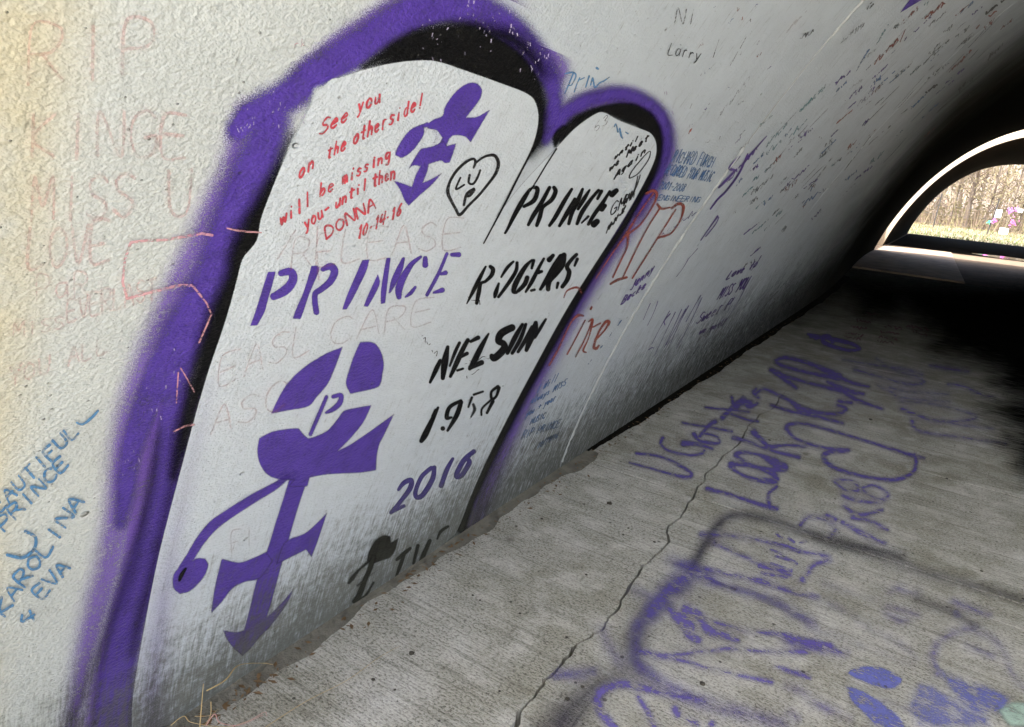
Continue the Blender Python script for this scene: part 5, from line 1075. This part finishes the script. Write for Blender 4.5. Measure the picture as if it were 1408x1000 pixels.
def tree(x, y, H, rad, seed, label):
    r = random.Random(seed); t = empty('bare_tree', (x, y, gz(x, y))); tag(t, label, 'tree', 'bare trees behind the fence')
    trunk = MB(); tw = MB(); lf = MB()
    lean = (r.uniform(-.05, .05), r.uniform(-.05, .05))
    axis = [(lean[0]*z + .05*math.sin(z*1.1+seed), lean[1]*z, z) for z in np.linspace(-.1, H, 9)]
    trunk.tube(axis, [rad*(1 - .8*i/8) for i in range(9)], 7)
    for i in range(int(26 + H*3)):
        zz = r.uniform(.12, .97)*H; f = zz/H; bx = lean[0]*zz + .05*math.sin(zz*1.1+seed); by = lean[1]*zz
        a = r.random()*6.28; L = r.uniform(.5, 1.5)*(1.2 - .6*f); up = r.uniform(.4, 1.1)
        P = [(bx, by, zz), (bx + math.cos(a)*L*.5, by + math.sin(a)*L*.5, zz + L*up*.4), (bx + math.cos(a)*L, by + math.sin(a)*L, zz + L*up)]
        (trunk if i % 3 == 0 else tw).tube(P, [rad*.28, rad*.16, .006], 4)
        for q in range(7):
            s0 = r.uniform(.3, 1); b0 = Vector(P[0]).lerp(Vector(P[2]), s0); d = Vector((r.uniform(-1, 1), r.uniform(-1, 1), r.uniform(-.1, 1.2))) * r.uniform(.2, .6)
            tw.tube([b0, b0 + d], [.008, .003], 3)
            for _ in range(4):
                c = b0 + d*r.uniform(.3, 1.1); sz = r.uniform(.02, .055); u = Vector((r.uniform(-1, 1), r.uniform(-1, 1), r.uniform(-1, 1))).normalized()*sz; w_ = u.orthogonal().normalized()*sz*.7; b = len(lf.v)
                lf.v += [tuple(c-u), tuple(c+w_), tuple(c+u), tuple(c-w_)]; lf.f.append((b, b+1, b+2, b+3))
    trunk.build('trunk', M_bark, t); tw.build('twigs', M_twig, t); lf.build('crown', M_bud, t)
lbl = ['slim bare tree with yellow buds, first from the left behind the fence', 'bare tree behind the fence near the left tunnel edge', 'leaning bare tree between the two fence posts', 'thicker grey trunk midway between the fence posts', 'bare tree with many yellow buds behind the right post', 'thin bare tree right of the right post', 'pale bare tree far behind the fence', 'bare tree standing behind the papers on the fence', 'bushy budding tree at the right of the opening', 'thin grey tree at the far right of the opening', 'bare tree deep in the thicket behind the left post', 'bare tree deep in the thicket behind the right post', 'slender bare tree at the back of the thicket', 'crooked bare tree at the back of the thicket']
spots = [(-2.2, 57, 7, .07), (-1.0, 55.5, 8, .10), (.2, 58, 7.5, .08), (1.0, 56, 9, .16), (2.1, 57.5, 8, .09), (3.2, 55.5, 7, .07), (1.7, 62, 9, .12), (4.1, 58, 8, .10), (5.2, 57, 7, .08), (6.3, 59, 8, .10), (-1.8, 63, 9, .11), (3.0, 65, 9, .12), (.4, 66, 9, .11), (5.0, 66, 9, .12)]
for i, ((x, y, H, rd), lb) in enumerate(zip(spots, lbl)): tree(x, y, H, rd, i+1, lb)
# undergrowth and the wood behind: one mass of twigs
th = MB(); th2 = MB()
for i in range(15000):
    y = rv.uniform(55, 78); x = rv.uniform(-9, 15)*(y/60); z = gz(x, y); h = rv.uniform(.4, 2.2) if rv.random() < .7 else rv.uniform(2, 7)
    b0 = Vector((x, y, z)); L = rv.uniform(.5, 1.8)
    if h > 2: b0.z += h - 1
    e = b0 + Vector((rv.uniform(-.5, .5), rv.uniform(-.4, .4), L)); r_ = rv.uniform(.008, .022); b = len(th.v); m_ = th if rv.random() < .8 else th2
    b = len(m_.v); m_.v += [tuple(b0 + Vector((-r_, 0, 0))), tuple(b0 + Vector((r_, 0, 0))), tuple(e)]; m_.f.append((b, b+1, b+2))
    if rv.random() < .45:
        for _ in range(3):
            c = b0.lerp(e, rv.random()); sz = rv.uniform(.03, .09); b = len(th2.v); q = rv.random()*3
            th2.v += [(c.x-sz, c.y, c.z), (c.x, c.y+sz*.3, c.z-sz*.6), (c.x+sz, c.y, c.z+sz*.2), (c.x, c.y-sz*.3, c.z+sz*.7)]; th2.f.append((b, b+1, b+2, b+3))
tag(th.build('thicket', M_twig), kind='stuff'); tag(th2.build('thicket_leaves', M_bud), kind='stuff')
# a bank of leaf litter rising behind the wood
bk = []; bf = []
for j, (yy, zz) in enumerate(((64, .6), (72, 2.0), (82, 5.5), (95, 9), (130, 9))):
    for i in range(41): bk.append((-60 + 3.4*i, yy + math.sin(i*1.7)*1.2, zz + .5*math.sin(i*.9 + j)))
for j in range(4):
    for i in range(40): a = j*41 + i; bf.append((a, a+1, a+42, a+41))
tag(mesh_obj('hillside', bk, bf, simple('leaf_litter', (.14, .12, .10), .95, .45, .5, .2, 3), smooth=True), kind='structure')
# fence
M_post = simple('dark_steel', (.03, .03, .03), .6, .2, 10)
fen = empty('wire_fence', (2, 50, gz(2, 50))); tag(fen, 'low wire fence on dark steel posts along the grass verge', 'fence')
def fpt(px, Y): r = rays([px])[0]; t = Y/r[1]; return Vector((r[0]*t, Y, EYE + r[2]*t))
posts = []
pa = fpt((1286, 300), 50); pb = fpt((1363, 300), 50); dxp = pb.x - pa.x
for i in range(-2, 5):
    x = pa.x + dxp*i; z = gz(x, 50); m_ = MB(); H = 2.1
    m_.tube([(x + (.03 if i == 0 else .14 if i == 1 else 0) - .0, 50, z + H), (x, 50, z - .2)], .035, 6)
    o = m_.build('post', M_post, fen); o.location = -fen.location; posts.append((x, z))
m_ = MB()
for hh in (.35, .9, 1.4, 1.9):
    m_.tube([(posts[0][0], 50.03, posts[0][1] + hh), (posts[-1][0], 50.03, posts[-1][1] + hh)], .006, 4)
for o in (m_.build('wire', M_post, fen),): o.location = -fen.location
# tributes tied to the fence
M_pt = simple('white_paper', (.80, .79, .76), .7, .05, 3); M_pu = simple('purple_flower', (.50, .12, .55), .6, .3, 20); M_gr = simple('green_ribbon', (.05, .42, .22), .6, .2, 10); M_mag = simple('magenta_ribbon', (.62, .10, .45), .6, .2, 10)
def flower(px, sz, mat, label, name='flower_bunch', cat='flowers'):
    c = fpt(px, 49.9); r = random.Random(int(px[0]*7 + px[1])); m_ = MB()
    for _ in range(26):
        d = Vector((r.gauss(0, .5), r.gauss(0, .25), r.gauss(0, .5)))*sz; p = c + d; a = r.uniform(.02, .05); b = len(m_.v)
        m_.v += [(p.x-a, p.y, p.z), (p.x, p.y-a, p.z-a*.4), (p.x+a, p.y, p.z), (p.x, p.y+a*.5, p.z+a), (p.x, p.y-a*.6, p.z+a*.3)]; m_.f += [(b, b+1, b+4), (b+1, b+2, b+4), (b+2, b+3, b+4), (b+3, b, b+4)]
    o = m_.build(name, mat); tag(o, label, cat, 'tributes tied to the fence')
def paper(px, w_, h_, label):
    c = fpt(px, 49.93); m_ = MB(); m_.box(c.x - w_/2, c.y, c.z - h_/2, c.x + w_/2, c.y + .01, c.z + h_/2); o = m_.build('paper_card', M_pt); tag(o, label, 'card', 'tributes tied to the fence')
paper((1373, 294), .30, .46, 'white card on the fence, upper left of the flowers'); paper((1380, 318), .45, .36, 'pale card low on the fence near the grass'); paper((1403, 290), .25, .2, 'small white card on the fence at the right edge')
flower((1390, 291), .22, M_pu, 'purple flowers tied high on the fence'); flower((1391, 306), .24, M_mag, 'magenta flowers tied low on the fence'); flower((1367, 304), .13, M_mag, 'small magenta bunch beside the leaning post'); flower((1360, 306), .09, M_gr, 'green ribbon tied to the leaning post', 'ribbon', 'ribbon'); flower((1399, 288), .12, M_pu, 'little purple bunch beside the small white card')
